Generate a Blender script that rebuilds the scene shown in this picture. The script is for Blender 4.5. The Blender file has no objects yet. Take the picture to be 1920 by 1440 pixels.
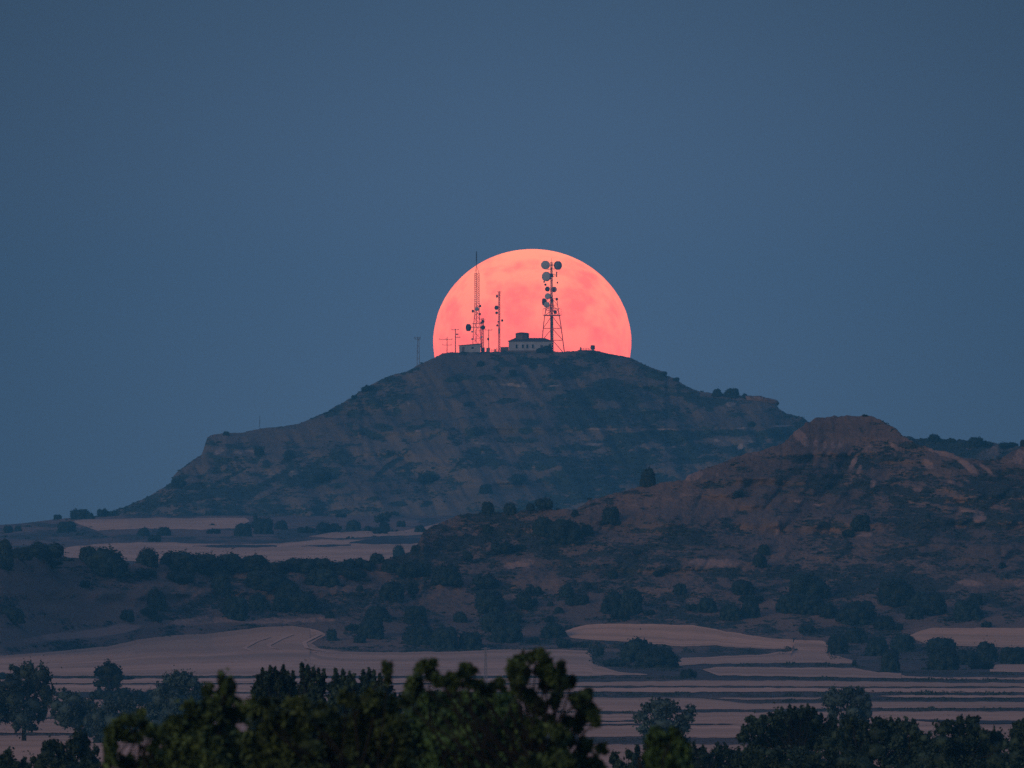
import bpy, math, random
import numpy as np

# ------------------------------------------------------------------ camera, sky, light, exposure
sc = bpy.context.scene
COL = sc.collection
K = 2.454e-5            # radians covered by one pixel of the 1920 px wide photograph
EYE = 20.0              # eye height above the plain
HOR = 1000.0            # picture row of the horizontal

cam_data = bpy.data.cameras.new("camera")
cam = bpy.data.objects.new("camera", cam_data)
COL.objects.link(cam)
cam.location = (0, 0, EYE)
cam.rotation_euler = (math.pi / 2, 0, 0)
cam_data.sensor_width = 36.0
cam_data.lens = 36.0 / (1920 * K)
cam_data.shift_y = (HOR - 720) / 1920.0
cam_data.clip_start = 1.0
cam_data.clip_end = 90000.0
cam_data.dof.use_dof = True
cam_data.dof.focus_distance = 6000.0
cam_data.dof.aperture_fstop = 13.0
sc.camera = cam

SUN_EL, SUN_ROT = math.radians(14), math.radians(180 + 38)
world = bpy.data.worlds.new("World")
sc.world = world
world.use_nodes = True
wn, wl = world.node_tree.nodes, world.node_tree.links
for n in list(wn):
    wn.remove(n)
w_out = wn.new("ShaderNodeOutputWorld")
nish = wn.new("ShaderNodeTexSky")
nish.sky_type = 'NISHITA'
nish.sun_disc = False
nish.sun_elevation = math.radians(3)
nish.sun_rotation = SUN_ROT
nish.ozone_density = 6.0
nish.dust_density = 3.0
bg_n = wn.new("ShaderNodeBackground")
bg_n.inputs[1].default_value = 0.05
wl.new(nish.outputs[0], bg_n.inputs[0])
# twilight air opposite the sunset: even blue near the horizon, violet overhead
tc = wn.new("ShaderNodeTexCoord")
sep = wn.new("ShaderNodeSeparateXYZ")
wl.new(tc.outputs["Generated"], sep.inputs[0])
ramp = wn.new("ShaderNodeValToRGB")
cr = ramp.color_ramp
cr.interpolation = 'EASE'
stops = [(0.0, (0.072, 0.121, 0.205)), (0.014, (0.066, 0.113, 0.198)), (0.03, (0.052, 0.096, 0.172)),
         (0.25, (0.055, 0.090, 0.17)), (1.0, (0.115, 0.13, 0.275))]
cr.elements[0].position, cr.elements[0].color = stops[0][0], stops[0][1] + (1,)
cr.elements[1].position, cr.elements[1].color = stops[-1][0], stops[-1][1] + (1,)
for p, c in stops[1:-1]:
    e = cr.elements.new(p)
    e.color = c + (1,)
wl.new(sep.outputs["Z"], ramp.inputs[0])
bg_d = wn.new("ShaderNodeBackground")
# lens vignetting painted into the sky as a wide falloff round the moon's direction
vdist = wn.new("ShaderNodeVectorMath")
vdist.operation = 'DISTANCE'
vdist.inputs[1].default_value = ((998 - 960) * K, 1.0, (HOR - 600) * K)
wl.new(tc.outputs["Generated"], vdist.inputs[0])
vignette = wn.new("ShaderNodeMapRange")
vignette.interpolation_type = 'SMOOTHSTEP'
vignette.inputs["From Min"].default_value = 0.0
vignette.inputs["From Max"].default_value = 0.034
vignette.inputs["To Min"].default_value = 1.17
vignette.inputs["To Max"].default_value = 0.70
wl.new(vdist.outputs["Value"], vignette.inputs["Value"])
vignette_far = wn.new("ShaderNodeMapRange")      # beyond the frame the painted falloff fades back to plain twilight
vignette_far.inputs["From Min"].default_value = 0.06
vignette_far.inputs["From Max"].default_value = 0.5
vignette_far.inputs["To Min"].default_value = 0.0
vignette_far.inputs["To Max"].default_value = 0.3
wl.new(vdist.outputs["Value"], vignette_far.inputs["Value"])
gsum = wn.new("ShaderNodeMath")
gsum.operation = 'ADD'
wl.new(vignette.outputs[0], gsum.inputs[0])
wl.new(vignette_far.outputs[0], gsum.inputs[1])
wl.new(gsum.outputs[0], bg_d.inputs[1])
wl.new(ramp.outputs[0], bg_d.inputs[0])
addw = wn.new("ShaderNodeAddShader")
wl.new(bg_n.outputs[0], addw.inputs[0])
wl.new(bg_d.outputs[0], addw.inputs[1])
wl.new(addw.outputs[0], w_out.inputs["Surface"])

sun_data = bpy.data.lights.new("sun", 'SUN')
sun_data.energy = 1.1
sun_data.angle = math.radians(25)
sun_data.color = (1.0, 0.66, 0.48)
sun = bpy.data.objects.new("sun", sun_data)
COL.objects.link(sun)
sun.rotation_euler = (math.pi / 2 - SUN_EL, 0, math.radians(-38))
sun.location = (0, -50, 60)

sc.view_settings.view_transform = 'Standard'
sc.view_settings.look = 'None'
sc.view_settings.exposure = 0.0
sc.view_settings.gamma = 1.0
sc.cycles.max_bounces = 4
sc.cycles.diffuse_bounces = 2
sc.cycles.volume_bounces = 0
sc.cycles.use_denoising = False      # the photograph has grain of its own

# ------------------------------------------------------------------ small helpers
def pt(px, py, d):
    """point that stands d metres away and is seen at (px, py) of the 1920 x 1440 photograph"""
    return ((px - 960) * K * d, d, EYE - (py - HOR) * K * d)

def curve(pts):
    xs = np.array([p[0] for p in pts], float)
    ys = np.array([p[1] for p in pts], float)
    return lambda x: np.interp(x, xs, ys)

def hash2(ix, iy, seed):
    h = (ix.astype(np.int64) * 374761393 + iy.astype(np.int64) * 668265263 + seed * 974711) & 0xffffffff
    h = ((h ^ (h >> 13)) * 1274126177) & 0xffffffff
    h = (h ^ (h >> 16)) & 0xffffffff
    return h.astype(np.float64) / 4294967295.0

def vnoise(x, y, seed=0):
    x, y = np.broadcast_arrays(np.asarray(x, float), np.asarray(y, float))
    ix, iy = np.floor(x), np.floor(y)
    fx, fy = x - ix, y - iy
    fx = fx * fx * fx * (fx * (fx * 6 - 15) + 10)
    fy = fy * fy * fy * (fy * (fy * 6 - 15) + 10)
    a, b = hash2(ix, iy, seed), hash2(ix + 1, iy, seed)
    c, d = hash2(ix, iy + 1, seed), hash2(ix + 1, iy + 1, seed)
    return (a + (b - a) * fx) * (1 - fy) + (c + (d - c) * fx) * fy

def fbm(x, y, seed=0, octv=4):
    s, a, t = 0.0, 1.0, 0.0
    for o in range(octv):
        s = s + a * vnoise(x * 2 ** o, y * 2 ** o, seed + 17 * o)
        t += a
        a *= 0.5
    return s / t

def ell(px, py, L):
    """sum of soft ellipses given as (cx, cy, rx, ry, degrees, amount)"""
    out = np.zeros_like(py)
    for cx, cy, rx, ry, a, amt in L:
        t = math.radians(a)
        dx, dy = px - cx, py - cy
        u = (dx * math.cos(t) - dy * math.sin(t)) / rx
        v = (dx * math.sin(t) + dy * math.cos(t)) / ry
        q = u * u + v * v
        out += amt * np.clip(1.35 - q, 0, 1)
    return out

def mesh_np(name, V, F, mat=None, smooth=False, mats=None, midx=None):
    """mesh from numpy arrays; F is (n,3) or (n,4)"""
    V = np.asarray(V, np.float32)
    F = np.asarray(F, np.int32)
    me = bpy.data.meshes.new(name)
    me.vertices.add(len(V))
    me.vertices.foreach_set("co", V.ravel())
    n, k = F.shape
    me.loops.add(n * k)
    me.loops.foreach_set("vertex_index", F.ravel())
    me.polygons.add(n)
    me.polygons.foreach_set("loop_start", np.arange(0, n * k, k, dtype=np.int32))
    if smooth:
        me.polygons.foreach_set("use_smooth", np.ones(n, bool))
    for m in (mats or ([mat] if mat else [])):
        me.materials.append(m)
    if midx is not None:
        me.polygons.foreach_set("material_index", np.asarray(midx, np.int32))
    me.update(calc_edges=True)
    return me

class MB:
    """collects simple solids into one mesh"""
    def __init__(self):
        self.v, self.f = [], []
    def add(self, vs, fs):
        o = len(self.v)
        self.v += [tuple(v) for v in vs]
        self.f += [tuple(i + o for i in f) for f in fs]
    def box(self, x0, x1, y0, y1, z0, z1):
        vs = [(x, y, z) for z in (z0, z1) for y in (y0, y1) for x in (x0, x1)]
        self.add(vs, [(0, 2, 3, 1), (4, 5, 7, 6), (0, 1, 5, 4), (2, 6, 7, 3), (0, 4, 6, 2), (1, 3, 7, 5)])
    def tube(self, a, b, r0, r1=None, n=6):
        r1 = r0 if r1 is None else r1
        a, b = np.array(a, float), np.array(b, float)
        d = b - a
        L = np.linalg.norm(d)
        if L < 1e-9:
            return
        d = d / L
        u = np.cross(d, (0.3, 1.0, 0.1) if abs(d[2]) > 0.8 else (0, 0, 1))
        u /= np.linalg.norm(u)
        w = np.cross(d, u)
        vs = []
        for p, r in ((a, r0), (b, r1)):
            for i in range(n):
                t = 2 * math.pi * i / n
                vs.append(p + r * (math.cos(t) * u + math.sin(t) * w))
        fs = [(i, (i + 1) % n, n + (i + 1) % n, n + i) for i in range(n)]
        fs += [tuple(range(n - 1, -1, -1)), tuple(range(n, 2 * n))]
        self.add(vs, fs)
    def lathe(self, prof, centre, axis, n=20):
        """profile of (radius, along-axis) pairs turned round an axis"""
        ax = np.array(axis, float)
        ax /= np.linalg.norm(ax)
        u = np.cross(ax, (0, 0, 1) if abs(ax[2]) < 0.9 else (1, 0, 0))
        u /= np.linalg.norm(u)
        w = np.cross(ax, u)
        c = np.array(centre, float)
        vs, fs = [], []
        for r, h in prof:
            for i in range(n):
                t = 2 * math.pi * i / n
                vs.append(c + ax * h + r * (math.cos(t) * u + math.sin(t) * w))
        m = len(prof)
        for j in range(m - 1):
            for i in range(n):
                fs.append((j * n + i, j * n + (i + 1) % n, (j + 1) * n + (i + 1) % n, (j + 1) * n + i))
        fs.append(tuple(range(n - 1, -1, -1)))
        fs.append(tuple((m - 1) * n + i for i in range(n)))
        self.add(vs, fs)
    def build(self, name, mat, parent=None, origin=(0, 0, 0)):
        o = origin
        me = bpy.data.meshes.new(name)
        me.from_pydata([(v[0] - o[0], v[1] - o[1], v[2] - o[2]) for v in self.v], [], self.f)
        me.materials.append(mat)
        me.update()
        return link(name, me, parent)

def link(name, data, parent=None, loc=None):
    o = bpy.data.objects.new(name, data)
    COL.objects.link(o)
    if parent is not None:
        o.parent = parent
    if loc is not None:
        o.location = loc
    return o

def tag(o, label, cat, group=None, kind=None):
    if label:
        o["label"] = label
    if cat:
        o["category"] = cat
    if group:
        o["group"] = group
    if kind:
        o["kind"] = kind
    return o

def thing(name, label, cat, loc, group=None):
    return tag(link(name, None, None, loc), label, cat, group)

def struct(o):
    o["kind"] = "structure"
    return o

# ------------------------------------------------------------------ materials
def new_mat(name, rough=0.9):
    m = bpy.data.materials.new(name)
    m.use_nodes = True
    nt = m.node_tree
    b = nt.nodes["Principled BSDF"]
    b.inputs["Roughness"].default_value = rough
    b.inputs["Specular IOR Level"].default_value = 0.2
    return m, nt, b

def node(nt, typ, **kw):
    n = nt.nodes.new(typ)
    for k, v in kw.items():
        setattr(n, k, v)
    return n

def noise_node(nt, scale3, detail=4.0, rough=0.6, coord="Object", scale=1.0):
    t = node(nt, "ShaderNodeTexCoord")
    mp = node(nt, "ShaderNodeMapping")
    mp.inputs["Scale"].default_value = scale3
    nz = node(nt, "ShaderNodeTexNoise")
    nz.inputs["Scale"].default_value = scale
    nz.inputs["Detail"].default_value = detail
    nz.inputs["Roughness"].default_value = rough
    nt.links.new(t.outputs[coord], mp.inputs[0])
    nt.links.new(mp.outputs[0], nz.inputs["Vector"])
    return nz

def map_range(nt, src, a, b, lo=0.0, hi=1.0):
    m = node(nt, "ShaderNodeMapRange")
    m.inputs["From Min"].default_value = a
    m.inputs["From Max"].default_value = b
    m.inputs["To Min"].default_value = lo
    m.inputs["To Max"].default_value = hi
    nt.links.new(src, m.inputs["Value"])
    return m.outputs[0]

def math_node(nt, op, a, b=None):
    m = node(nt, "ShaderNodeMath", operation=op)
    for i, s in enumerate((a, b)):
        if s is None:
            continue
        if isinstance(s, (int, float)):
            m.inputs[i].default_value = s
        else:
            nt.links.new(s, m.inputs[i])
    return m.outputs[0]

def mixc(nt, fac, a, b):
    m = node(nt, "ShaderNodeMix", data_type='RGBA')
    for sock, s in ((m.inputs[0], fac), (m.inputs[6], a), (m.inputs[7], b)):
        if isinstance(s, tuple):
            sock.default_value = s + (1,) if len(s) == 3 else s
        elif isinstance(s, (int, float)):
            sock.default_value = s
        else:
            nt.links.new(s, sock)
    return m.outputs[2]

def plain_mat(name, col, rough=0.8, var=0.15, scale=2.0):
    m, nt, b = new_mat(name, rough)
    nz = noise_node(nt, (scale, scale, scale))
    c2 = tuple(c * (1 - 2 * var) for c in col)
    nt.links.new(mixc(nt, map_range(nt, nz.outputs[0], 0.3, 0.7), c2, col), b.inputs["Base Color"])
    return m

def hill_mat(name, grass, scrub, soil, streak, fine, lo=0.36, hi=0.66, spk=1.0, amp=1.5):
    """slope cover: dry grass, low dark scrub where the cover map says so, bare soil patches"""
    m, nt, b = new_mat(name, 0.95)
    at = node(nt, "ShaderNodeAttribute", attribute_name="cover")
    sp = node(nt, "ShaderNodeSeparateColor")
    nt.links.new(at.outputs["Color"], sp.inputs[0])
    n1 = noise_node(nt, streak, 5.0, 0.65)
    n2 = noise_node(nt, fine, 4.0, 0.7)
    n3 = noise_node(nt, tuple(s * 0.23 for s in streak), 3.0, 0.5)
    g = mixc(nt, map_range(nt, n2.outputs[0], 0.35, 0.65), tuple(c * 0.66 for c in grass), grass)
    g = mixc(nt, map_range(nt, n3.outputs[0], 0.4, 0.62), g, tuple(min(1, c * k) for c, k in zip(grass, (1.3, 1.18, 1.05))))
    s = math_node(nt, 'ADD', sp.outputs[0], math_node(nt, 'MULTIPLY', math_node(nt, 'SUBTRACT', n1.outputs[0], 0.5), amp))
    s = math_node(nt, 'ADD', s, math_node(nt, 'MULTIPLY', math_node(nt, 'SUBTRACT', n2.outputs[0], 0.5), spk))
    c = mixc(nt, map_range(nt, s, lo, hi), g, scrub)
    q = math_node(nt, 'ADD', sp.outputs[1], math_node(nt, 'MULTIPLY', math_node(nt, 'SUBTRACT', n1.outputs[0], 0.5), 1.1))
    q = math_node(nt, 'SUBTRACT', q, math_node(nt, 'MULTIPLY', math_node(nt, 'SUBTRACT', n2.outputs[0], 0.5), 0.8))
    c = mixc(nt, map_range(nt, q, 0.42, 0.75), c, soil)
    nt.links.new(c, b.inputs["Base Color"])
    bp = node(nt, "ShaderNodeBump")
    bp.inputs["Strength"].default_value = 0.6
    bp.inputs["Distance"].default_value = 0.8
    nt.links.new(n2.outputs[0], bp.inputs["Height"])
    nt.links.new(bp.outputs[0], b.inputs["Normal"])
    return m

def field_mat(name, col, seed=0.0):
    m, nt, b = new_mat(name, 0.95)
    n1 = noise_node(nt, (0.03, 0.022, 0.3), 5.0, 0.7)
    n2 = noise_node(nt, (0.02, 0.05, 0.5), 5.0, 0.65)
    n3 = noise_node(nt, (0.9, 0.25, 0.9), 2.0, 0.6)
    # stubble lanes and swaths follow the way the strip was worked
    at = node(nt, "ShaderNodeAttribute", attribute_name="rows")
    def lanes(sx, sy, detail):
        mp = node(nt, "ShaderNodeMapping")
        mp.inputs["Scale"].default_value = (sx, sy, 1)
        nt.links.new(at.outputs["Vector"], mp.inputs[0])
        z = node(nt, "ShaderNodeTexNoise")
        z.inputs["Scale"].default_value = 1.0
        z.inputs["Detail"].default_value = detail
        z.inputs["Roughness"].default_value = 0.6
        nt.links.new(mp.outputs[0], z.inputs["Vector"])
        return z.outputs[0]
    l1, l2, l3 = lanes(0.45, 0.17, 3.0), lanes(1.2, 0.05, 3.0), lanes(8.0, 0.45, 3.0)
    c = mixc(nt, map_range(nt, n1.outputs[0], 0.3, 0.7), tuple(x * 0.84 for x in col), tuple(x * 1.08 for x in col))
    c = mixc(nt, map_range(nt, n2.outputs[0], 0.46, 0.74, 0, 0.6), c, tuple(x * k for x, k in zip(col, (0.62, 0.68, 0.66))))
    c = mixc(nt, map_range(nt, l1, 0.44, 0.60, 0, 0.9), c, tuple(x * k for x, k in zip(col, (0.54, 0.57, 0.57))))
    c = mixc(nt, map_range(nt, l2, 0.48, 0.66, 0, 0.5), c, tuple(x * k for x, k in zip(col, (0.66, 0.72, 0.70))))
    c = mixc(nt, map_range(nt, l2, 0.46, 0.30, 0, 0.45), c, tuple(x * 1.28 for x in col))
    c = mixc(nt, map_range(nt, l3, 0.48, 0.66, 0, 0.6), c, tuple(x * 0.62 for x in col))
    c = mixc(nt, map_range(nt, n3.outputs[0], 0.4, 0.7, 0, 0.3), c, tuple(x * 0.7 for x in col))
    nt.links.new(c, b.inputs["Base Color"])
    return m

def leaf_mat(name, dark, light, scale, trans=0.0):
    m, nt, b = new_mat(name, 0.7)
    nz = noise_node(nt, (scale, scale, scale), 3.0, 0.6)
    oi = node(nt, "ShaderNodeObjectInfo")
    c = mixc(nt, map_range(nt, nz.outputs[0], 0.36, 0.64), dark, light)
    h = node(nt, "ShaderNodeHueSaturation")
    nt.links.new(c, h.inputs["Color"])
    nt.links.new(map_range(nt, oi.outputs["Random"], 0, 1, 0.75, 1.25), h.inputs["Value"])
    nt.links.new(map_range(nt, oi.outputs["Random"], 0, 1, 0.485, 0.515), h.inputs["Hue"])
    nt.links.new(h.outputs[0], b.inputs["Base Color"])
    return m

M = {}
M['far'] = hill_mat("far_hill_cover", (0.122, 0.110, 0.088), (0.028, 0.050, 0.042), (0.30, 0.25, 0.19), (0.11, 0.06, 0.32), (0.5, 0.3, 1.1), 0.40, 0.62, 1.6, 2.3)
M['near'] = hill_mat("near_hill_cover", (0.150, 0.106, 0.075), (0.034, 0.041, 0.030), (0.30, 0.19, 0.125), (0.17, 0.08, 0.85), (0.9, 0.4, 2.6), 0.40, 0.62, 1.7)
M['back'] = hill_mat("back_ridge_cover", (0.10, 0.085, 0.06), (0.022, 0.034, 0.024), (0.26, 0.18, 0.13), (0.08, 0.06, 0.2), (0.5, 0.3, 1.0))
M['shelf'] = hill_mat("shelf_grass", (0.16, 0.11, 0.085), (0.05, 0.05, 0.04), (0.34, 0.24, 0.17), (0.04, 0.012, 0.2), (0.4, 0.06, 0.8))
M['plain'] = hill_mat("plain_grass", (0.10, 0.075, 0.055), (0.035, 0.038, 0.030), (0.34, 0.24, 0.17), (0.08, 0.02, 0.3), (0.8, 0.1, 1.2))
M['field'] = field_mat("stubble", (0.66, 0.385, 0.22))
M['field2'] = field_mat("stubble_pale", (0.70, 0.41, 0.235))
M['verge'] = plain_mat("dry_bank_scrub", (0.055, 0.05, 0.042), 0.95, 0.25, 0.3)
M['track'] = plain_mat("wheel_track_straw", (0.62, 0.38, 0.23), 0.95, 0.1, 0.3)
M['bush'] = leaf_mat("evergreen_leaf", (0.006, 0.015, 0.010), (0.016, 0.034, 0.022), 6.0)
M['scrub'] = leaf_mat("scrub_leaf", (0.014, 0.026, 0.018), (0.034, 0.048, 0.032), 0.3)
M['mid'] = leaf_mat("valley_leaf", (0.022, 0.044, 0.042), (0.050, 0.092, 0.078), 0.7)
M['near_leaf'] = leaf_mat("green_leaf", (0.007, 0.024, 0.010), (0.078, 0.150, 0.046), 4.6)
M['back_leaf'] = leaf_mat("deep_green_leaf", (0.007, 0.021, 0.013), (0.034, 0.066, 0.035), 2.4)
M['bark'] = plain_mat("bark", (0.017, 0.017, 0.013), 0.95, 0.25, 3.0)
M['rock'] = plain_mat("weathered_rock", (0.24, 0.17, 0.125), 0.95, 0.28, 0.35)
M['steel_red'] = plain_mat("red_mast_paint", (0.72, 0.06, 0.06), 0.55, 0.1, 0.2)
M['steel_white'] = plain_mat("white_mast_paint", (0.55, 0.30, 0.27), 0.55, 0.1, 0.2)
M['steel'] = plain_mat("galvanised_steel", (0.20, 0.20, 0.21), 0.5, 0.1, 0.4)
M['dish'] = plain_mat("pale_dish_radome", (0.34, 0.40, 0.42), 0.6, 0.06, 0.4)
M['dish_dark'] = plain_mat("dark_dish_drum", (0.06, 0.065, 0.08), 0.6, 0.1, 0.4)
M['wall'] = plain_mat("whitewashed_wall", (0.34, 0.375, 0.39), 0.9, 0.14, 0.35)
M['roof'] = plain_mat("dark_roof", (0.075, 0.06, 0.055), 0.85, 0.15, 1.0)
M['glass'] = plain_mat("dark_glass", (0.02, 0.022, 0.028), 0.2, 0.1, 1.0)
M['stone'] = plain_mat("grey_stone", (0.16, 0.13, 0.115), 0.95, 0.2, 1.0)
M['metal_box'] = plain_mat("painted_cabinet", (0.20, 0.21, 0.22), 0.6, 0.1, 1.0)
M['wood'] = plain_mat("tarred_wood", (0.06, 0.05, 0.045), 0.9, 0.2, 1.0)

# ------------------------------------------------------------------ the moon, far behind everything
MOON_D = 42000.0
def moon():
    a, bb = 185.8, 174.5
    r = a * K * MOON_D
    nv, nh = 180, 360
    th = np.linspace(0, math.pi, nv + 1)[:, None]
    ph = np.linspace(0, 2 * math.pi, nh, endpoint=False)[None, :]
    X = r * np.sin(th) * np.cos(ph)
    Y = r * np.sin(th) * np.sin(ph)
    Z = r * bb / a * np.cos(th) * np.ones_like(ph)   # flattened by refraction near the horizon
    # layers of warm and cool air make the rim ripple a little
    rip = 1 + 0.0035 * (fbm(Z / r * 9, 0 * Z, 3, 3) - 0.5) * 2
    X, Y = X * rip, Y * rip
    V = np.stack([X, Y, Z], -1).reshape(-1, 3)
    mx, my = 998 + V[:, 0] / (K * MOON_D), 641.5 - V[:, 2] / (K * MOON_D)
    mare_v = ell(mx, my, [(987, 497, 24, 12, 10, .5), (1105, 526, 24, 17, -20, .8), (1083, 561, 46, 20, 5, .6), (1075, 594, 40, 26, 0, .7), (1002, 548, 26, 22, 0, .5), (973, 575, 32, 40, 0, .7),
                          (1121, 629, 22, 16, 0, .5), (960, 503, 22, 10, 20, .4), (925, 540, 18, 14, 30, .5), (850, 585, 16, 30, 10, .5), (912, 592, 24, 30, 0, .6), (880, 640, 40, 16, 0, .4), (1010, 620, 40, 24, 0, .4), (1150, 590, 10, 26, 0, .4)])
    mare_v -= ell(mx, my, [(1104, 589, 12, 16, 0, .6), (1051, 530, 22, 12, 0, .6), (940, 520, 14, 10, 0, .3), (1060, 640, 30, 12, 0, .3), (890, 530, 22, 18, 40, .4), (1000, 478, 60, 10, 0, .4)])
    i, j = np.meshgrid(np.arange(nv), np.arange(nh), indexing='ij')
    F = np.stack([i * nh + j, (i + 1) * nh + j, (i + 1) * nh + (j + 1) % nh, i * nh + (j + 1) % nh], -1).reshape(-1, 4)
    m = bpy.data.materials.new("moonlight")
    m.use_nodes = True
    nt = m.node_tree
    for n in list(nt.nodes):
        nt.nodes.remove(n)
    out = node(nt, "ShaderNodeOutputMaterial")
    em = node(nt, "ShaderNodeEmission")
    n1 = noise_node(nt, (0.013, 0.013, 0.013), 4.0, 0.55)
    n2 = noise_node(nt, (0.05, 0.05, 0.05), 3.0, 0.6)
    t = node(nt, "ShaderNodeTexCoord")
    s = node(nt, "ShaderNodeSeparateXYZ")
    nt.links.new(t.outputs["Object"], s.inputs[0])
    hgt = map_range(nt, s.outputs["Z"], -0.1 * r, 0.95 * r)
    # light low on the disc crosses more air and is redder
    base = mixc(nt, hgt, (2.2, 0.335, 0.265), (2.2, 0.57, 0.325))
    mare = mixc(nt, hgt, (1.9, 0.232, 0.225), (1.95, 0.32, 0.24))
    ma = node(nt, "ShaderNodeAttribute", attribute_name="mare")
    f = math_node(nt, 'ADD', map_range(nt, n1.outputs[0], 0.40, 0.60, 0.05, 0.55), map_range(nt, n2.outputs[0], 0.3, 0.7, -0.22, 0.22))
    f = math_node(nt, 'SUBTRACT', math_node(nt, 'ADD', f, 0.45), math_node(nt, 'MULTIPLY', ma.outputs["Fac"], 0.75))
    nt.links.new(mixc(nt, map_range(nt, f, 0.0, 1.0), mare, base), em.inputs[0])
    nt.links.new(em.outputs[0], out.inputs["Surface"])
    try:
        m.cycles.emission_sampling = 'NONE'
    except Exception:
        pass
    me = mesh_np("moon", V, F, m, smooth=True)
    av = me.attributes.new("mare", 'FLOAT', 'POINT')
    av.data.foreach_set("value", np.where(V[:, 1] < 0, mare_v, 0.4).astype(np.float32))
    o = link("moon", me, None, pt(998, 641.5, MOON_D))
    tag(o, "huge glowing coral-orange full moon rising behind the hilltop masts", "moon")
moon()

# ------------------------------------------------------------------ terrain
P_TAB = [(0, 18.3), (40, 17.0), (90, 12.5), (160, 8.0), (300, 5.0), (600, 3.0), (1000, 2.2)]
for y_, d_ in ((1500, 1500), (1420, 2000), (1385, 2300), (1340, 2800), (1300, 3300), (1265, 3800), (1225, 4300), (1190, 4700), (1165, 5000)):
    P_TAB.append((d_, EYE - (y_ - HOR) * K * d_))
P_TAB += [(5400, 0.5), (6500, 0.0), (9300, -3.0)]
_pd = np.array([p[0] for p in P_TAB], float)
_pz = np.array([p[1] for p in P_TAB], float)
_dd = np.linspace(0, 9300, 3721)
_zz = np.interp(_dd, _pd, _pz)
_ker = np.hanning(81)
_ker /= _ker.sum()
_zs = np.convolve(np.pad(_zz, 40, mode='edge'), _ker, mode='valid')
_zs[:60] = _zz[:60]
_near = np.clip((_dd - 100) / 300, 0, 1)
_zs = _zz * (1 - _near) + _zs * _near
def plain_z(d):
    return np.interp(d, _dd, _zs)
_vis = (_dd > 1200) & (_dd < 5100)
_yrow = HOR + (EYE - _zs[_vis]) / (K * _dd[_vis])
_drow = _dd[_vis]
_yrow = np.minimum.accumulate(_yrow)
def plain_d(y):
    """distance at which the plain is seen at picture row y"""
    return np.interp(-np.asarray(y, float), -_yrow, _drow)

def ground():
    xs = np.concatenate([np.linspace(-3800, -320, 30)[:-1], np.linspace(-320, 320, 161), np.linspace(320, 3800, 30)[1:]])
    ds = np.concatenate([np.linspace(-90, 0, 6)[:-1], np.linspace(0, 400, 41)[:-1], np.linspace(400, 5200, 300)[:-1], np.linspace(5200, 9300, 30)])
    X, D = np.meshgrid(xs, ds)
    Z = np.where(D < 0, 18.3, plain_z(np.maximum(D, 0)))
    V = np.stack([X, D, Z], -1).reshape(-1, 3)
    nr, nc = X.shape
    i, j = np.meshgrid(np.arange(nr - 1), np.arange(nc - 1), indexing='ij')
    F = np.stack([i * nc + j, i * nc + j + 1, (i + 1) * nc + j + 1, (i + 1) * nc + j], -1).reshape(-1, 4)
    me = mesh_np("ground", V, F, M['plain'], smooth=True)
    cov = np.zeros((len(V), 4), np.float32)
    cov[:, 3] = 1
    cov[:, 0] = 0.45
    a = me.attributes.new("cover", 'FLOAT_COLOR', 'POINT')
    a.data.foreach_set("color", cov.ravel())
    struct(link("ground", me))
ground()

LAND = {}
PX = np.concatenate([np.arange(-760, -60, 14), np.arange(-60, 1982, 2.0), np.arange(1982, 2700, 14)])

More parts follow.
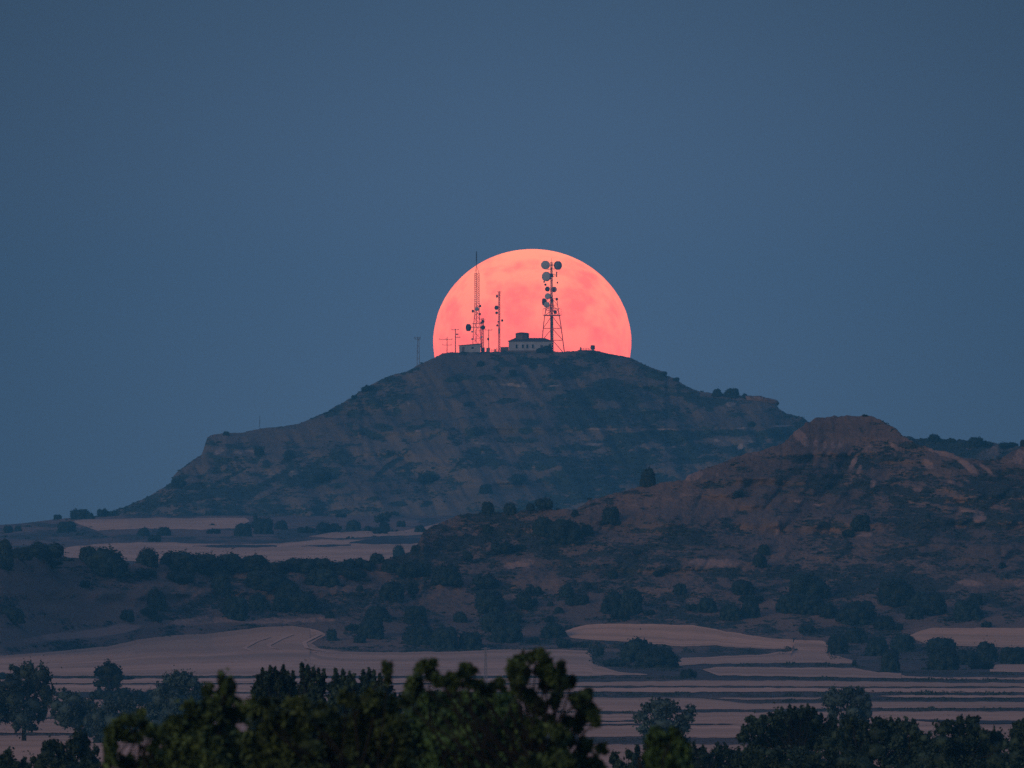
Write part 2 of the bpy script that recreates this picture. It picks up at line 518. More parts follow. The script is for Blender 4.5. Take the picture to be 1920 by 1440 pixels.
def land(key, name, mat, px, d0, d1, yb, yt, prof, rows, relief, cover, back_drop, plateau, zmin, lift=0.35, rough0=0.0):
    """one landform: seen from its foot (row yb) up to its crest (row yt), with a real back side"""
    t = np.linspace(0, 1, rows)
    tt = np.concatenate([[-0.3, -0.15], t])[:, None]
    T = np.clip(tt, 0, 1)
    s = prof(T)
    Y = yb[None, :] + (yt - yb)[None, :] * s + np.minimum(tt, 0) * -120
    D = d0[None, :] + (d1 - d0)[None, :] * T + np.minimum(tt, 0) * 200
    PXg = np.broadcast_to(px[None, :], Y.shape)
    # true ground metres, for relief that belongs to the land and not to the picture
    xm = (PXg - 960) * K * D
    zm = EYE - (Y - HOR) * K * D
    D2 = D + relief(xm, zm, D, T)
    X = (PXg - 960) * K * D2
    Z = EYE - (Y - HOR) * K * D2
    rough = (fbm(X * 0.9, (Z * 1.5 + D2 * 0.4), 91, 3) - 0.5) * 2 * lift
    Z = Z + rough * np.clip((T - rough0) * 6, 0, 1)
    vis = (X.copy(), D2.copy(), Z.copy())
    # crest, short plateau, then the hidden back slope
    Xs, Ds, Zs = [X], [D2], [Z]
    xr, dr, zr = X[-1], D2[-1], Z[-1]
    for q in (0.25, 0.5, 0.75, 1.0):
        dd = dr + plateau * q
        Xs.append(((px - 960) * K * dd)[None]); Ds.append(dd[None])
        Zs.append((zr - 0.012 * plateau * q)[None])
    for q in np.linspace(0.08, 1, 10):
        dd = dr + plateau + back_drop * q
        Xs.append(((px - 960) * K * dd)[None]); Ds.append(dd[None])
        Zs.append((zr + (np.minimum(zmin, zr) - zr) * (q ** 1.2))[None])
    X, D3, Z = np.concatenate(Xs), np.concatenate(Ds), np.concatenate(Zs)
    nr, nc = X.shape
    i, j = np.meshgrid(np.arange(nr - 1), np.arange(nc - 1), indexing='ij')
    F = np.stack([i * nc + j, i * nc + j + 1, (i + 1) * nc + j + 1, (i + 1) * nc + j], -1).reshape(-1, 4)
    me = mesh_np(name, np.stack([X, D3, Z], -1).reshape(-1, 3), F, mat, smooth=True)
    cov = np.zeros((nr, nc, 4), np.float32)
    cov[..., 3] = 1
    c0, c1 = cover(PXg, Y, xm, zm)
    n = Y.shape[0]
    cov[:n, :, 0], cov[:n, :, 1] = c0, c1
    cov[n:, :, 0], cov[n:, :, 1] = c0[-1], c1[-1]
    a = me.attributes.new("cover", 'FLOAT_COLOR', 'POINT')
    a.data.foreach_set("color", cov.reshape(-1, 4).ravel())
    o = struct(link(name, me))
    LAND[key] = dict(px=px, X=vis[0], D=vis[1], Z=vis[2], cov=c0, soil=c1,
                     Y=HOR + (EYE - vis[2]) / (K * vis[1]), crest=(xr, dr, zr))
    return o

def col_at(key, px):
    L = LAND[key]
    i = int(np.clip(np.searchsorted(L['px'], px), 1, len(L['px']) - 1))
    w = (px - L['px'][i - 1]) / (L['px'][i] - L['px'][i - 1])
    w = min(max(w, 0), 1)
    return [L[k][:, i - 1] * (1 - w) + L[k][:, i] * w for k in ('Y', 'D', 'Z')]

def hit(px, py, key):
    """ground point of a landform seen at (px, py)"""
    if key == 'P':
        return tuple(float(v) for v in surf('P', np.array(float(px)), np.array(float(py))))
    Y, D, Z = col_at(key, px)
    k = np.nonzero(Y <= py)[0]
    k = int(k[0]) if len(k) else len(Y) - 1
    if k == 0:
        k = 1
    w = float(np.clip((Y[k - 1] - py) / max(1e-6, Y[k - 1] - Y[k]), 0, 1))
    d = D[k - 1] + (D[k] - D[k - 1]) * w
    z = Z[k - 1] + (Z[k] - Z[k - 1]) * w
    return ((px - 960) * K * d, d, z)

# --- front ridge and red knoll
f_yb = curve([(-760, 1242), (0, 1234), (150, 1228), (400, 1224), (640, 1223), (960, 1222), (1300, 1223), (1920, 1223), (2700, 1226)])
f_yt = curve([(-760, 1080), (-300, 1052), (0, 1046), (130, 1044), (240, 1058), (300, 1056), (400, 1052), (500, 1056), (640, 1056), (700, 1052), (740, 1045),
              (767, 1035), (785, 1018), (793, 997), (827, 979), (860, 966), (873, 962), (950, 961), (990, 956), (1080, 955), (1107, 937),
              (1160, 923), (1207, 910), (1253, 904), (1280, 901), (1295, 890), (1310, 883), (1347, 870), (1393, 852), (1440, 841), (1467, 833), (1487, 813),
              (1500, 802), (1513, 792), (1533, 783), (1560, 780.5), (1587, 779), (1627, 780), (1640, 783), (1653, 788), (1677, 802), (1693, 817), (1720, 833), (1763, 845),
              (1780, 848), (1800, 857), (1853, 864), (1877, 860), (1897, 847), (1920, 835), (1960, 815), (2050, 800), (2300, 900), (2700, 1080)])
yb, yt = f_yb(PX), f_yt(PX)
d0 = plain_d(yb)
hgt = (yb - yt) * K * 4700
d1 = d0 + 40 + 3.6 * hgt
ker = np.hanning(25); ker /= ker.sum()
d1 = np.convolve(np.pad(d1, 12, mode='edge'), ker, mode='valid')

F_PX, F_D0, F_D1 = PX.copy(), d0.copy(), d1.copy()
F_DARK = [(520, 1090, 90, 26, 0, .5), (420, 1110, 26, 36, 0, .5), (560, 1135, 60, 24, 0, .4), (790, 1080, 70, 30, 0, .5), (930, 1110, 60, 24, -10, .4),
          (240, 1090, 60, 26, 0, .25), (1510, 1115, 60, 40, 0, .35), (1600, 1148, 50, 24, 0, .4), (1720, 1120, 60, 30, 0, .35), (1830, 1140, 50, 26, 0, .4),
          (1560, 905, 18, 40, 0, .25), (1620, 900, 14, 40, 20, .3), (1480, 900, 60, 26, 10, .25), (1390, 925, 24, 10, 0, .5), (1365, 1078, 36, 8, -28, .7),
          (800, 1180, 60, 30, 0, .4), (690, 1170, 30, 24, 40, .3), (940, 1160, 50, 24, 0, .4), (1000, 1010, 70, 24, 0, .2), (860, 1010, 50, 30, 0, .25),
          (1330, 1005, 80, 26, 0, .2), (1700, 960, 90, 40, -8, .25), (1850, 960, 60, 40, 0, .25), (1600, 1050, 120, 50, 0, .25), (100, 1150, 60, 20, 0, .2)]
F_PALE = [(1495, 812, 10, 30, 38, .55), (1475, 840, 22, 12, 30, .4), (1512, 830, 8, 12, 0, .5), (1530, 832, 7, 12, 0, .5), (1547, 835, 5, 10, 0, .4), (1562, 835, 5, 12, 10, .5),
          (1576, 834, 6, 12, -20, .6), (1590, 845, 8, 8, -40, .5), (1600, 868, 6, 18, -30, .7), (1611, 880, 5, 10, -30, .6), (1566, 880, 6, 10, 0, .6),
          (1548, 868, 5, 30, 0, .25), (1532, 875, 5, 20, 0, .25), (1629, 842, 8, 10, -40, .6), (1637, 907, 7, 10, -30, .6), (1680, 838, 18, 6, -30, .5),
          (1760, 848, 28, 5, -22, .75), (1800, 862, 30, 6, -28, .75), (1740, 870, 16, 9, -35, .7), (1700, 873, 12, 6, -20, .4), (1820, 880, 20, 7, -40, .5),
          (1850, 880, 26, 4, -40, .5), (1900, 855, 22, 16, 30, .55), (1920, 860, 20, 20, 0, .5), (1790, 905, 22, 4, -20, .5), (1812, 900, 16, 4, -35, .4),
          (1500, 939, 16, 4, 0, .85), (1535, 946, 18, 3, 8, .8), (1580, 941, 10, 3, 0, .6), (1600, 928, 24, 7, 0, .35), (1540, 930, 16, 5, 0, .35),
          (1720, 918, 10, 4, 0, .5), (1830, 928, 18, 3, 0, .5), (1740, 945, 60, 3, -6, .5), (1835, 972, 16, 9, 0, .6), (1815, 958, 34, 4, -8, .5),
          (1302, 893, 20, 8, 22, .8), (1345, 893, 4, 8, 0, .5), (1458, 990, 5, 13, 8, .7), (1452, 1002, 8, 5, 0, .4), (1340, 1056, 64, 9, 0, .75), (1620, 1003, 18, 5, 0, .6),
          (960, 1060, 20, 8, 12, .55), (988, 1055, 18, 14, 0, .5), (1010, 1075, 28, 5, -10, .35), (1820, 1095, 30, 8, -6, .6), (1660, 1058, 24, 5, 0, .4),
          (1910, 1093, 14, 7, 0, .5), (1800, 1083, 60, 12, -5, .25), (1400, 1148, 60, 5, -12, .4), (1560, 1165, 60, 6, -14, .4), (1360, 1100, 10, 20, 20, .25),
          (380, 1164, 90, 9, 4, .75), (200, 1183, 80, 10, 10, .7), (500, 1164, 80, 7, 0, .7), (90, 1196, 80, 9, 8, .6), (600, 1162, 40, 6, 0, .5), (820, 1206, 120, 4, 0, .4), (690, 1140, 20, 4, 60, .4),
          (1140, 1000, 60, 5, -30, .3), (1230, 940, 90, 8, 12, .3), (1400, 870, 60, 6, 14, .15), (120, 1110, 90, 10, -8, .2), (330, 1110, 50, 12, -10, .2)]
def f_relief(x, z, d, T):
    g1 = fbm(x * 0.040 + z * 0.05, z * 0.04 - x * 0.012, 5, 4) - 0.5
    g2 = np.abs(fbm(x * 0.10 - z * 0.10, z * 0.07 + x * 0.02, 8, 4) - 0.5) * 2
    ledge = (fbm(x * 0.03, z * 0.35, 12, 3) - 0.5)
    flat = 0.46 - 0.10 * np.clip((x + 30) / 60, 0, 1)
    return (g1 * 14 - g2 * 9 + ledge * 12) * np.clip((T - flat) * 4, 0, 1) * np.clip((1.04 - T) * 6, 0.1, 1)
def f_cover(px, py, x, z):
    base = 0.43 + (fbm(x * 0.06, z * 0.2, 21, 4) - 0.5) * 0.9 + (fbm(x * 0.25, z * 0.7, 33, 3) - 0.5) * 0.9
    knoll = np.clip(1 - ((px - 1590) / 120) ** 2 - ((py - 800) / 55) ** 2, 0, 1)
    dark = base + 0.55 * ell(px, py, F_DARK) - knoll * 0.30
    pale = 1.4 * ell(px, py, F_PALE) + (fbm(x * 0.06, z * 0.3, 44, 4) - 0.62) * 1.2 + knoll * 0.06
    pale -= 0.12 * np.clip((900 - px) / 300, 0, 1)
    dark -= 0.16 * np.clip((760 - px) / 200, 0, 1)  # scrub tone lightened on the left slope to offset the sidelight's darkening
    return dark - 0.6 * ell(px, py, F_PALE), pale
land('F', "front_hill", M['near'], PX, d0, d1, yb, yt, lambda t: t ** 1.5, 220, f_relief, f_cover, 260.0, 12.0, 4.0, rough0=0.36)

# --- upper shelf with fields
s_yt = curve([(-760, 1004), (-200, 990), (0, 984), (40, 981.5), (100, 974), (130, 971), (200, 966), (240, 961), (700, 961), (1400, 962), (2700, 980)])
yt = s_yt(PX)
yb = np.full_like(PX, 1092.0)
SH0, SH1 = 4990.0, 7900.0
def s_cover(px, py, x, z):
    dark = 0.38 + (fbm(px * 0.02, py * 0.12, 61, 4) - 0.5) * 1.4
    dark += ell(px, py, [(160, 1005, 40, 10, 0, .5), (420, 1010, 160, 6, 0, .35), (60, 1000, 80, 14, 0, .1), (560, 1000, 60, 10, 0, .3), (730, 1008, 50, 5, 0, .5), (720, 993, 40, 6, 0, .3)])
    pale = ell(px, py, [(660, 972, 45, 6, 0, .55), (760, 975, 60, 9, 10, .4), (60, 998, 60, 10, 0, .2)]) + (fbm(px * 0.01, py * 0.1, 71, 3) - 0.6) * 0.7
    return dark, pale
land('S', "upper_shelf", M['shelf'], PX, np.full_like(PX, SH0), np.full_like(PX, SH1), yb, yt, lambda t: t, 120,
     lambda x, z, d, T: 0 * x, s_cover, 500.0, 20.0, 2.0, lift=0.12)

# --- low ridge behind the knoll
r_px = np.concatenate([np.arange(1380, 1982, 2.0), np.arange(1982, 2700, 14)])
r_yt = curve([(1380, 960), (1460, 890), (1560, 835), (1640, 821), (1700, 818.5), (1722, 823), (1738, 822), (1765, 823), (1790, 824), (1815, 826), (1850, 828), (1872, 831), (1900, 836), (1920, 836), (2000, 832), (2300, 880), (2700, 980)])
yt = r_yt(r_px)
land('R', "back_ridge", M['back'], r_px, np.full_like(r_px, 6300.0), 6300 + 60 + 2.6 * (980 - yt) * K * 6400, np.full_like(r_px, 980.0), yt, lambda t: t ** 0.9, 110,
     lambda x, z, d, T: (fbm(x * 0.06, z * 0.06, 15, 4) - 0.5) * 40 * np.clip(T * 5, 0, 1),
     lambda px, py, x, z: (0.75 + (fbm(x * 0.06, z * 0.2, 25, 4) - 0.5) * 1.0 - ell(px, py, [(1855, 850, 26, 14, 30, .6)]), ell(px, py, [(1857, 848, 22, 12, 30, .55), (1815, 842, 8, 3, -20, .6), (1890, 831, 10, 3, 0, .3)])),
     250.0, 20.0, 2.0, lift=0.6)

# --- main hill
e_yt = curve([(-760, 1040), (0, 1015), (150, 990), (200, 970), (220, 957), (240, 948), (262, 938), (280, 930), (310, 912), (320, 905), (325, 893), (333, 884), (345, 875), (352, 869), (378, 852), (383, 838), (388, 822), (393, 817), (400, 815),
              (418, 812), (424, 809.5), (432, 811), (455, 811), (475, 806), (487, 804), (515, 801), (540, 798), (557, 795), (575, 789), (600, 777), (615, 771), (628, 762), (640, 757), (652, 749), (665, 743),
              (672, 735), (682, 732), (690, 724), (703, 718), (712, 713), (722, 708), (735, 703), (760, 697), (775, 690), (790, 681), (805, 675), (820, 668), (830, 662.5), (840, 660.5), (870, 660), (953, 659.5), (1035, 659),
              (1060, 659.5), (1075, 658), (1085, 657), (1100, 656), (1120, 658), (1145, 664), (1165, 667), (1185, 672), (1215, 687), (1230, 692), (1245, 697), (1252, 705), (1268, 711), (1275, 717), (1300, 730), (1312, 734),
              (1340, 738), (1385, 741), (1400, 742), (1425, 743), (1440, 748), (1452, 757), (1462, 767), (1475, 775), (1490, 779), (1505, 783), (1517, 791), (1560, 806), (1620, 830), (1700, 860), (1800, 900), (1950, 950), (2300, 985), (2700, 1020)])
yt = e_yt(PX)
yb = np.full_like(PX, 1000.0)
E0 = 7750.0
d1 = E0 + 70 + 2.7 * np.maximum(0, yb - yt) * K * 7900
d1 = np.convolve(np.pad(d1, 12, mode='edge'), ker, mode='valid')
E_DARK = [(335, 900, 22, 10, 20, .7), (345, 912, 40, 8, 0, .5), (420, 900, 60, 3, 28, .7), (380, 930, 60, 7, 8, .5), (460, 926, 24, 7, 8, .8), (425, 836, 30, 4, -10, .4), (486, 846, 14, 12, 0, .5),
          (543, 852, 12, 9, 0, .8), (500, 870, 8, 7, 0, .7), (605, 895, 36, 14, 20, .8), (395, 832, 16, 16, 0, .2), (555, 900, 40, 10, 20, .4), (720, 802, 18, 8, -8, .8), (700, 817, 30, 8, -25, .6),
          (655, 797, 7, 5, 0, .5), (660, 775, 10, 6, 30, .6), (695, 754, 8, 4, 20, .5), (735, 752, 8, 4, 20, .4), (627, 772, 20, 6, 30, .5), (850, 830, 20, 8, -10, .7), (760, 845, 18, 6, 30, .5), (722, 878, 26, 5, 42, .7),
          (745, 862, 16, 5, 30, .5), (803, 895, 20, 11, 10, .8), (870, 735, 18, 4, 0, .4), (850, 712, 16, 7, 0, .6), (901, 682, 8, 6, 0, .7), (918, 672, 14, 5, -20, .6), (940, 676, 24, 6, -30, .8), (932, 693, 8, 5, -30, .6),
          (962, 698, 7, 6, -30, .8), (900, 660, 14, 4, 0, .8), (868, 663, 10, 3, 0, .8), (912, 708, 16, 5, 0, .6), (990, 677, 24, 8, 0, .8), (1000, 688, 9, 8, -50, .5), (1010, 678, 16, 4, 10, .6), (950, 752, 22, 5, 8, .7), (880, 757, 12, 4, 8, .6),
          (1070, 690, 20, 10, 0, .5), (1060, 705, 30, 8, 0, .6), (1140, 722, 30, 14, 0, .7), (1110, 735, 60, 10, 0, .4), (1080, 750, 60, 12, 0, .45), (1100, 780, 70, 20, 0, .4), (1180, 745, 40, 10, 0, .35),
          (1230, 705, 22, 10, -15, .7), (1265, 740, 60, 8, -10, .4), (1215, 775, 16, 5, 20, .6), (1250, 775, 10, 8, 0, .5), (1330, 755, 24, 10, 0, .5), (1300, 745, 40, 8, -10, .4), (1330, 765, 8, 8, 0, .6), (1360, 755, 20, 8, 0, .4),
          (1200, 820, 60, 12, 8, .6), (1270, 822, 40, 12, 10, .8), (1290, 845, 30, 14, 10, .7), (1380, 812, 60, 7, 0, .7), (1460, 812, 40, 10, 5, .7), (1320, 815, 30, 8, 0, .6), (1410, 795, 9, 5, 0, .6), (1180, 860, 40, 14, 10, .5),
          (900, 850, 36, 16, 0, .6), (920, 870, 40, 10, 0, .4), (985, 808, 14, 6, 0, .7), (1000, 865, 36, 14, 10, .6), (970, 898, 20, 7, 10, .8), (1040, 870, 40, 8, 20, .4), (1110, 885, 40, 8, 14, .6), (1080, 905, 40, 20, 10, .55), (1130, 905, 24, 10, 14, .5),
          (1085, 935, 26, 10, 12, .7), (1040, 945, 24, 14, 20, .5), (1010, 935, 16, 8, 30, .4), (912, 915, 10, 8, 0, .8), (1090, 840, 36, 5, 0, .7), (1150, 830, 60, 6, 0, .4), (960, 825, 60, 8, 0, .4), (860, 815, 60, 14, 0, .35), (790, 800, 60, 16, 0, .3),
          (720, 850, 30, 10, 0, .3), (1180, 885, 30, 6, 14, .4), (1280, 862, 30, 8, 0, .4), (1245, 900, 30, 14, 0, .35), (1320, 862, 26, 6, 10, .4), (700, 935, 12, 5, 0, .5), (745, 945, 18, 5, 0, .6), (800, 945, 14, 5, 20, .5), (690, 955, 40, 5, 0, .5), (640, 960, 20, 5, 0, .6)]
E_PALE = [(412, 845, 14, 8, 30, .6), (460, 848, 30, 6, 0, .55), (440, 824, 5, 2, 0, .6), (500, 892, 50, 8, 28, .35), (355, 880, 10, 16, -35, .35), (355, 902, 10, 4, 0, .5), (520, 862, 10, 6, 0, .3), (560, 880, 26, 8, 30, .3), (500, 925, 40, 5, 28, .3),
          (380, 945, 30, 6, 0, .3), (560, 935, 60, 10, 10, .25), (700, 885, 70, 6, 34, .45), (760, 865, 50, 5, 30, .4), (800, 850, 40, 14, 10, .25), (820, 830, 20, 10, 30, .3), (785, 808, 10, 2, 0, .7), (677, 842, 4, 3, 0, .6), (766, 756, 4, 3, 0, .9),
          (675, 862, 10, 4, 20, .5), (620, 872, 18, 5, 0, .4), (860, 755, 40, 8, 20, .25), (830, 742, 24, 5, 24, .3), (715, 805, 12, 2, 0, .4), (965, 722, 60, 4, -4, .5), (985, 718, 8, 2, 0, .6), (1040, 724, 14, 2, 0, .8), (1075, 725, 14, 1.5, 0, .8), (1106, 725, 9, 1.5, 0, .6), (1163, 723, 6, 3, 0, .6),
          (905, 725, 40, 6, -10, .3), (880, 670, 30, 5, 0, .3), (960, 672, 10, 5, -30, .4), (1010, 695, 20, 5, 0, .3), (985, 745, 16, 6, 0, .3), (960, 765, 40, 8, 0, .2), (1060, 750, 3, 4, 0, .5), (1240, 752, 60, 5, 10, .35), (1230, 765, 50, 6, 10, .3),
          (1130, 805, 34, 3, 0, .65), (1110, 833, 24, 2.5, 0, .9), (1165, 829, 6, 3, 0, .5), (1240, 805, 60, 2, 0, .5), (1390, 803, 12, 2, 4, .8), (1460, 799, 26, 2, 4, .6), (905, 831, 20, 3, 0, .7), (985, 820, 8, 5, 0, .5), (1345, 825, 8, 4, 0, .5), (1388, 838, 5, 8, -30, .7), (1405, 826, 20, 5, 0, .35), (1440, 824, 10, 6, 0, .35),
          (1370, 758, 12, 6, 0, .5), (1420, 762, 30, 8, 0, .3), (1320, 780, 40, 6, 0, .25), (1225, 836, 24, 3, 14, .5), (1262, 838, 8, 2, 0, .6), (1010, 893, 34, 4, 28, .55), (1050, 876, 12, 8, 40, .4), (1000, 875, 5, 4, 0, .6), (930, 885, 22, 5, 30, .4), (1075, 848, 30, 5, 0, .3), (1030, 850, 14, 5, 30, .35), (1010, 930, 14, 7, 30, .45), (1210, 858, 30, 4, 20, .3), (1150, 895, 8, 5, 0, .4),
          (760, 960, 40, 6, 0, .3), (950, 940, 40, 8, 0, .2), (860, 950, 50, 8, 0, .2), (300, 955, 60, 6, 10, .15), (1385, 746, 24, 6, 0, .35)]
def e_relief(x, z, d, T):
    g1 = fbm(x * 0.030 + z * 0.03, z * 0.012, 105, 4) - 0.5
    g2 = np.abs(fbm(x * 0.075 + z * 0.05, z * 0.03, 108, 4) - 0.5) * 2
    ledge = (fbm(x * 0.02, z * 0.22, 112, 3) - 0.5)
    return (g1 * 28 - g2 * 16 + ledge * 17) * np.clip(T * 5, 0, 1) * np.clip((1.02 - T) * 6, 0.15, 1)
def e_cover(px, py, x, z):
    dark = 0.40 + (fbm(x * 0.028 - z * 0.02, z * 0.07, 121, 4) - 0.5) * 1.1 + (fbm(x * 0.16, z * 0.3, 133, 3) - 0.5) * 0.9
    dark += 0.16 * np.clip((px - 900) / 250, 0, 1) * np.clip((980 - py) / 200, 0, 1)
    dark += ell(px, py, E_DARK)
    pale = 1.1 * ell(px, py, E_PALE)
    return dark - 0.7 * pale, pale + (fbm(x * 0.05, z * 0.22, 144, 4) - 0.64) * 1.1
land('E', "main_hill", M['far'], PX, np.full_like(PX, E0), d1, yb, yt, lambda t: t ** 0.95, 240, e_relief, e_cover, 330.0, 46.0, 8.0, lift=0.3)

# ------------------------------------------------------------------ fields: thin sheets lying on the land
def surf(key, px, py):
    if key == 'P':
        d = plain_d(py)
        z = plain_z(d)
        # above the foot of the front hill the field climbs its gentle lower slope
        y0_, y1_ = f_yb(px), f_yt(px)
        up = py < y0_
        t = np.clip((y0_ - py) / (y0_ - y1_), 0, 1) ** (1 / 1.5)
        f0 = np.interp(px, F_PX, F_D0)
        f1 = np.interp(px, F_PX, F_D1)
        d = np.where(up, f0 + (f1 - f0) * t, d)
        z = np.where(up, EYE - (py - HOR) * K * d, z)
        return (px - 960) * K * d, d, z
    # the shelf is an even slope: y runs straight from foot to crest
    yt_ = s_yt(px)
    t = (1092.0 - py) / (1092.0 - yt_)
    d = SH0 + (SH1 - SH0) * t
    return (px - 960) * K * d, d, EYE - (py - HOR) * K * d

def sheet(name, key, top, bot, mat, lift, step=3.0, rows=14, wob=1.3, seed=1):
    ct, cb = curve(top), curve(bot)
    x0 = max(top[0][0], bot[0][0])
    x1 = min(top[-1][0], bot[-1][0])
    xs = np.arange(x0, x1 + 0.01, step)
    yt_ = ct(xs) + (fbm(xs * 0.05, xs * 0 + seed, seed, 4) - 0.5) * 2 * wob
    yb_ = cb(xs) + (fbm(xs * 0.05, xs * 0 + seed + 9, seed + 3, 4) - 0.5) * 2 * wob
    yb_ = np.maximum(yb_, yt_ + 0.05)
    q = np.linspace(0, 1, rows)[:, None]
    PYg = yb_[None] + (yt_ - yb_)[None] * q
    PXg = np.broadcast_to(xs[None], PYg.shape)
    X, D, Z = surf(key, PXg, PYg)
    Z = Z + lift
    nr, nc = X.shape
    i, j = np.meshgrid(np.arange(nr - 1), np.arange(nc - 1), indexing='ij')
    F = np.stack([i * nc + j, i * nc + j + 1, (i + 1) * nc + j + 1, (i + 1) * nc + j], -1).reshape(-1, 4)
    me = mesh_np(name, np.stack([X, D, Z], -1).reshape(-1, 3), F, mat, smooth=True)
    # how the field was worked: metres along the strip and lanes across it
    rows_ = np.stack([X * 0.012, (1 - q) * np.median(yb_ - yt_) * np.ones_like(X), np.full_like(X, seed * 3.7)], -1)
    a = me.attributes.new("rows", 'FLOAT_VECTOR', 'POINT')
    a.data.foreach_set("vector", rows_.reshape(-1, 3).astype(np.float32).ravel())
    return struct(link(name, me))

FIELDS = [
    ('P', [(1058, 1185), (1075, 1178), (1100, 1172), (1150, 1169.5), (1250, 1171), (1300, 1173), (1350, 1182), (1400, 1191), (1450, 1197), (1488, 1199)],
          [(1058, 1187), (1072, 1197), (1107, 1200), (1173, 1203), (1227, 1208), (1280, 1212), (1340, 1211), (1390, 1215), (1480, 1218), (1488, 1221)], 'field'),
    ('P', [(1265, 1243), (1280, 1234), (1340, 1232), (1420, 1228), (1485, 1221), (1488, 1199), (1545, 1203), (1552, 1208), (1556, 1226), (1600, 1239)],
          [(1265, 1249), (1313, 1246), (1500, 1243), (1600, 1245)], 'field'),
    ('P', [(1318, 1256), (1345, 1252), (1500, 1252.5), (1600, 1253), (1650, 1262), (1690, 1263)],
          [(1318, 1257), (1345, 1267), (1440, 1269), (1600, 1271), (1690, 1273)], 'field'),
    ('P', [(1680, 1263.5), (1700, 1268), (1760, 1270.5), (2640, 1271)], [(1680, 1271), (1750, 1274), (2640, 1276)], 'field'),
    ('P', [(1075, 1280), (1300, 1276.5), (1500, 1277), (1650, 1279), (1800, 1281), (2640, 1282)], [(1075, 1287), (1300, 1287), (1600, 1288), (2640, 1288.5)], 'field2'),
    ('P', [(1075, 1291), (1300, 1290.5), (1600, 1291.5), (2640, 1291.5)], [(1075, 1297), (1280, 1299), (1480, 1298), (1600, 1299), (2640, 1300)], 'field2'),
    ('P', [(1085, 1308), (1280, 1309), (1320, 1310), (1400, 1320), (1530, 1319), (1640, 1317), (2640, 1316)], [(1085, 1334), (1200, 1334), (1300, 1331), (1450, 1331), (1640, 1328), (2640, 1328)], 'field'),
    ('P', [(1330, 1309.5), (1400, 1309), (1540, 1308.5)], [(1330, 1310), (1400, 1313), (1540, 1312)], 'field'),
    ('P', [(1640, 1306), (1700, 1304.5), (2640, 1306.5)], [(1640, 1306.5), (1700, 1309), (2640, 1310.5)], 'field'),
    ('P', [(1085, 1340), (1310, 1336.5), (1450, 1336), (1640, 1334.5), (2640, 1334)], [(1085, 1383), (1200, 1382), (1310, 1384), (1640, 1388), (2640, 1396)], 'field'),
    ('P', [(-700, 1380.5), (200, 1380.5), (310, 1381), (1085, 1398), (1150, 1397), (2640, 1402)], [(-700, 1480), (2640, 1480)], 'field'),
    ('P', [(-700, 1235), (0, 1231), (60, 1226), (130, 1220), (200, 1213), (260, 1200), (330, 1192), (400, 1188), (450, 1182), (500, 1176), (550, 1175), (590, 1181), (612, 1190)],
          [(-700, 1268), (583, 1268)], 'field'),
    ('P', [(577, 1178), (590, 1181), (612, 1190)], [(577, 1210), (590, 1203), (612, 1191)], 'field'),
    ('P', [(572, 1203), (583, 1207), (600, 1216), (640, 1222.5), (720, 1224), (860, 1222), (960, 1217), (1060, 1219), (1100, 1221), (1111, 1230), (1112, 1246), (1160, 1260), (1215, 1265)],
          [(572, 1268), (1060, 1268), (1215, 1266)], 'field'),
    ('P', [(-700, 1274), (300, 1273), (1078, 1273)], [(-700, 1282), (1078, 1282)], 'field2'),
    ('P', [(-700, 1284.5), (1078, 1284)], [(-700, 1298), (1078, 1298)], 'field2'),
    ('P', [(-700, 1302), (1088, 1302)], [(-700, 1374), (1088, 1376)], 'field'),
    ('P', [(1700, 1195), (1727, 1183.5), (1747, 1178.5), (2640, 1178.5)], [(1700, 1196), (1750, 1212), (1860, 1214), (2640, 1226)], 'field'),
    ('P', [(1856, 1247), (1890, 1246), (2640, 1244)], [(1856, 1260), (2640, 1260)], 'field'),
    ('S', [(140, 977.5), (167, 974), (267, 971.5), (367, 971.5), (460, 971.5), (468, 977)], [(140, 980), (150, 985), (183, 995), (267, 992), (380, 993), (440, 991), (468, 978)], 'field2'),
    ('S', [(120, 1027), (187, 1020), (267, 1017.5), (333, 1018), (423, 1021), (527, 1019), (567, 1014.5), (610, 1011), (640, 1012), (700, 1012), (780, 1013), (800, 1012)],
          [(120, 1050), (400, 1056), (640, 1060), (800, 1060)], 'field2'),
    ('S', [(580, 1006), (627, 997.5), (700, 996), (740, 998), (790, 989), (835, 978)], [(580, 1007), (640, 1010), (700, 1006), (790, 1003), (835, 985)], 'field2'),
]
for n_, (key, top, bot, mk) in enumerate(FIELDS):
    sheet("stubble_field", key, top, bot, M[mk], 0.05 + 0.025 * (n_ % 3), seed=n_ * 5 + 2)

# dark uncut strips that lie across the fields
BANKS = [
    ('S', [(360, 1024), (430, 1022), (520, 1023)], [(360, 1025), (430, 1028), (520, 1026)]),
    ('S', [(565, 1024), (600, 1022), (660, 1021.5)], [(565, 1025), (600, 1026), (660, 1024)]),
    ('S', [(655, 1018), (700, 1010), (760, 1009), (800, 1010)], [(655, 1020), (700, 1021), (760, 1020), (800, 1018)]),
    ('P', [(95, 1301), (250, 1297), (390, 1302)], [(95, 1304), (250, 1316), (390, 1308)]),
    ('P', [(60, 1347), (300, 1346.5), (420, 1348)], [(60, 1349), (300, 1349), (420, 1349)]),
    ('P', [(1090, 1360), (1300, 1358), (1380, 1359)], [(1090, 1361.5), (1300, 1360), (1380, 1360)]),
    ('P', [(1700, 1350), (1800, 1352), (2640, 1357)], [(1700, 1351), (1800, 1358), (2640, 1368)]),
    ('P', [(1085, 1353), (1195, 1352)], [(1085, 1355), (1195, 1354)]),
]
for n_, (key, top, bot) in enumerate(BANKS):
    sheet("dry_bank", key, top, bot, M['verge'], 0.12, seed=n_ * 7 + 90)

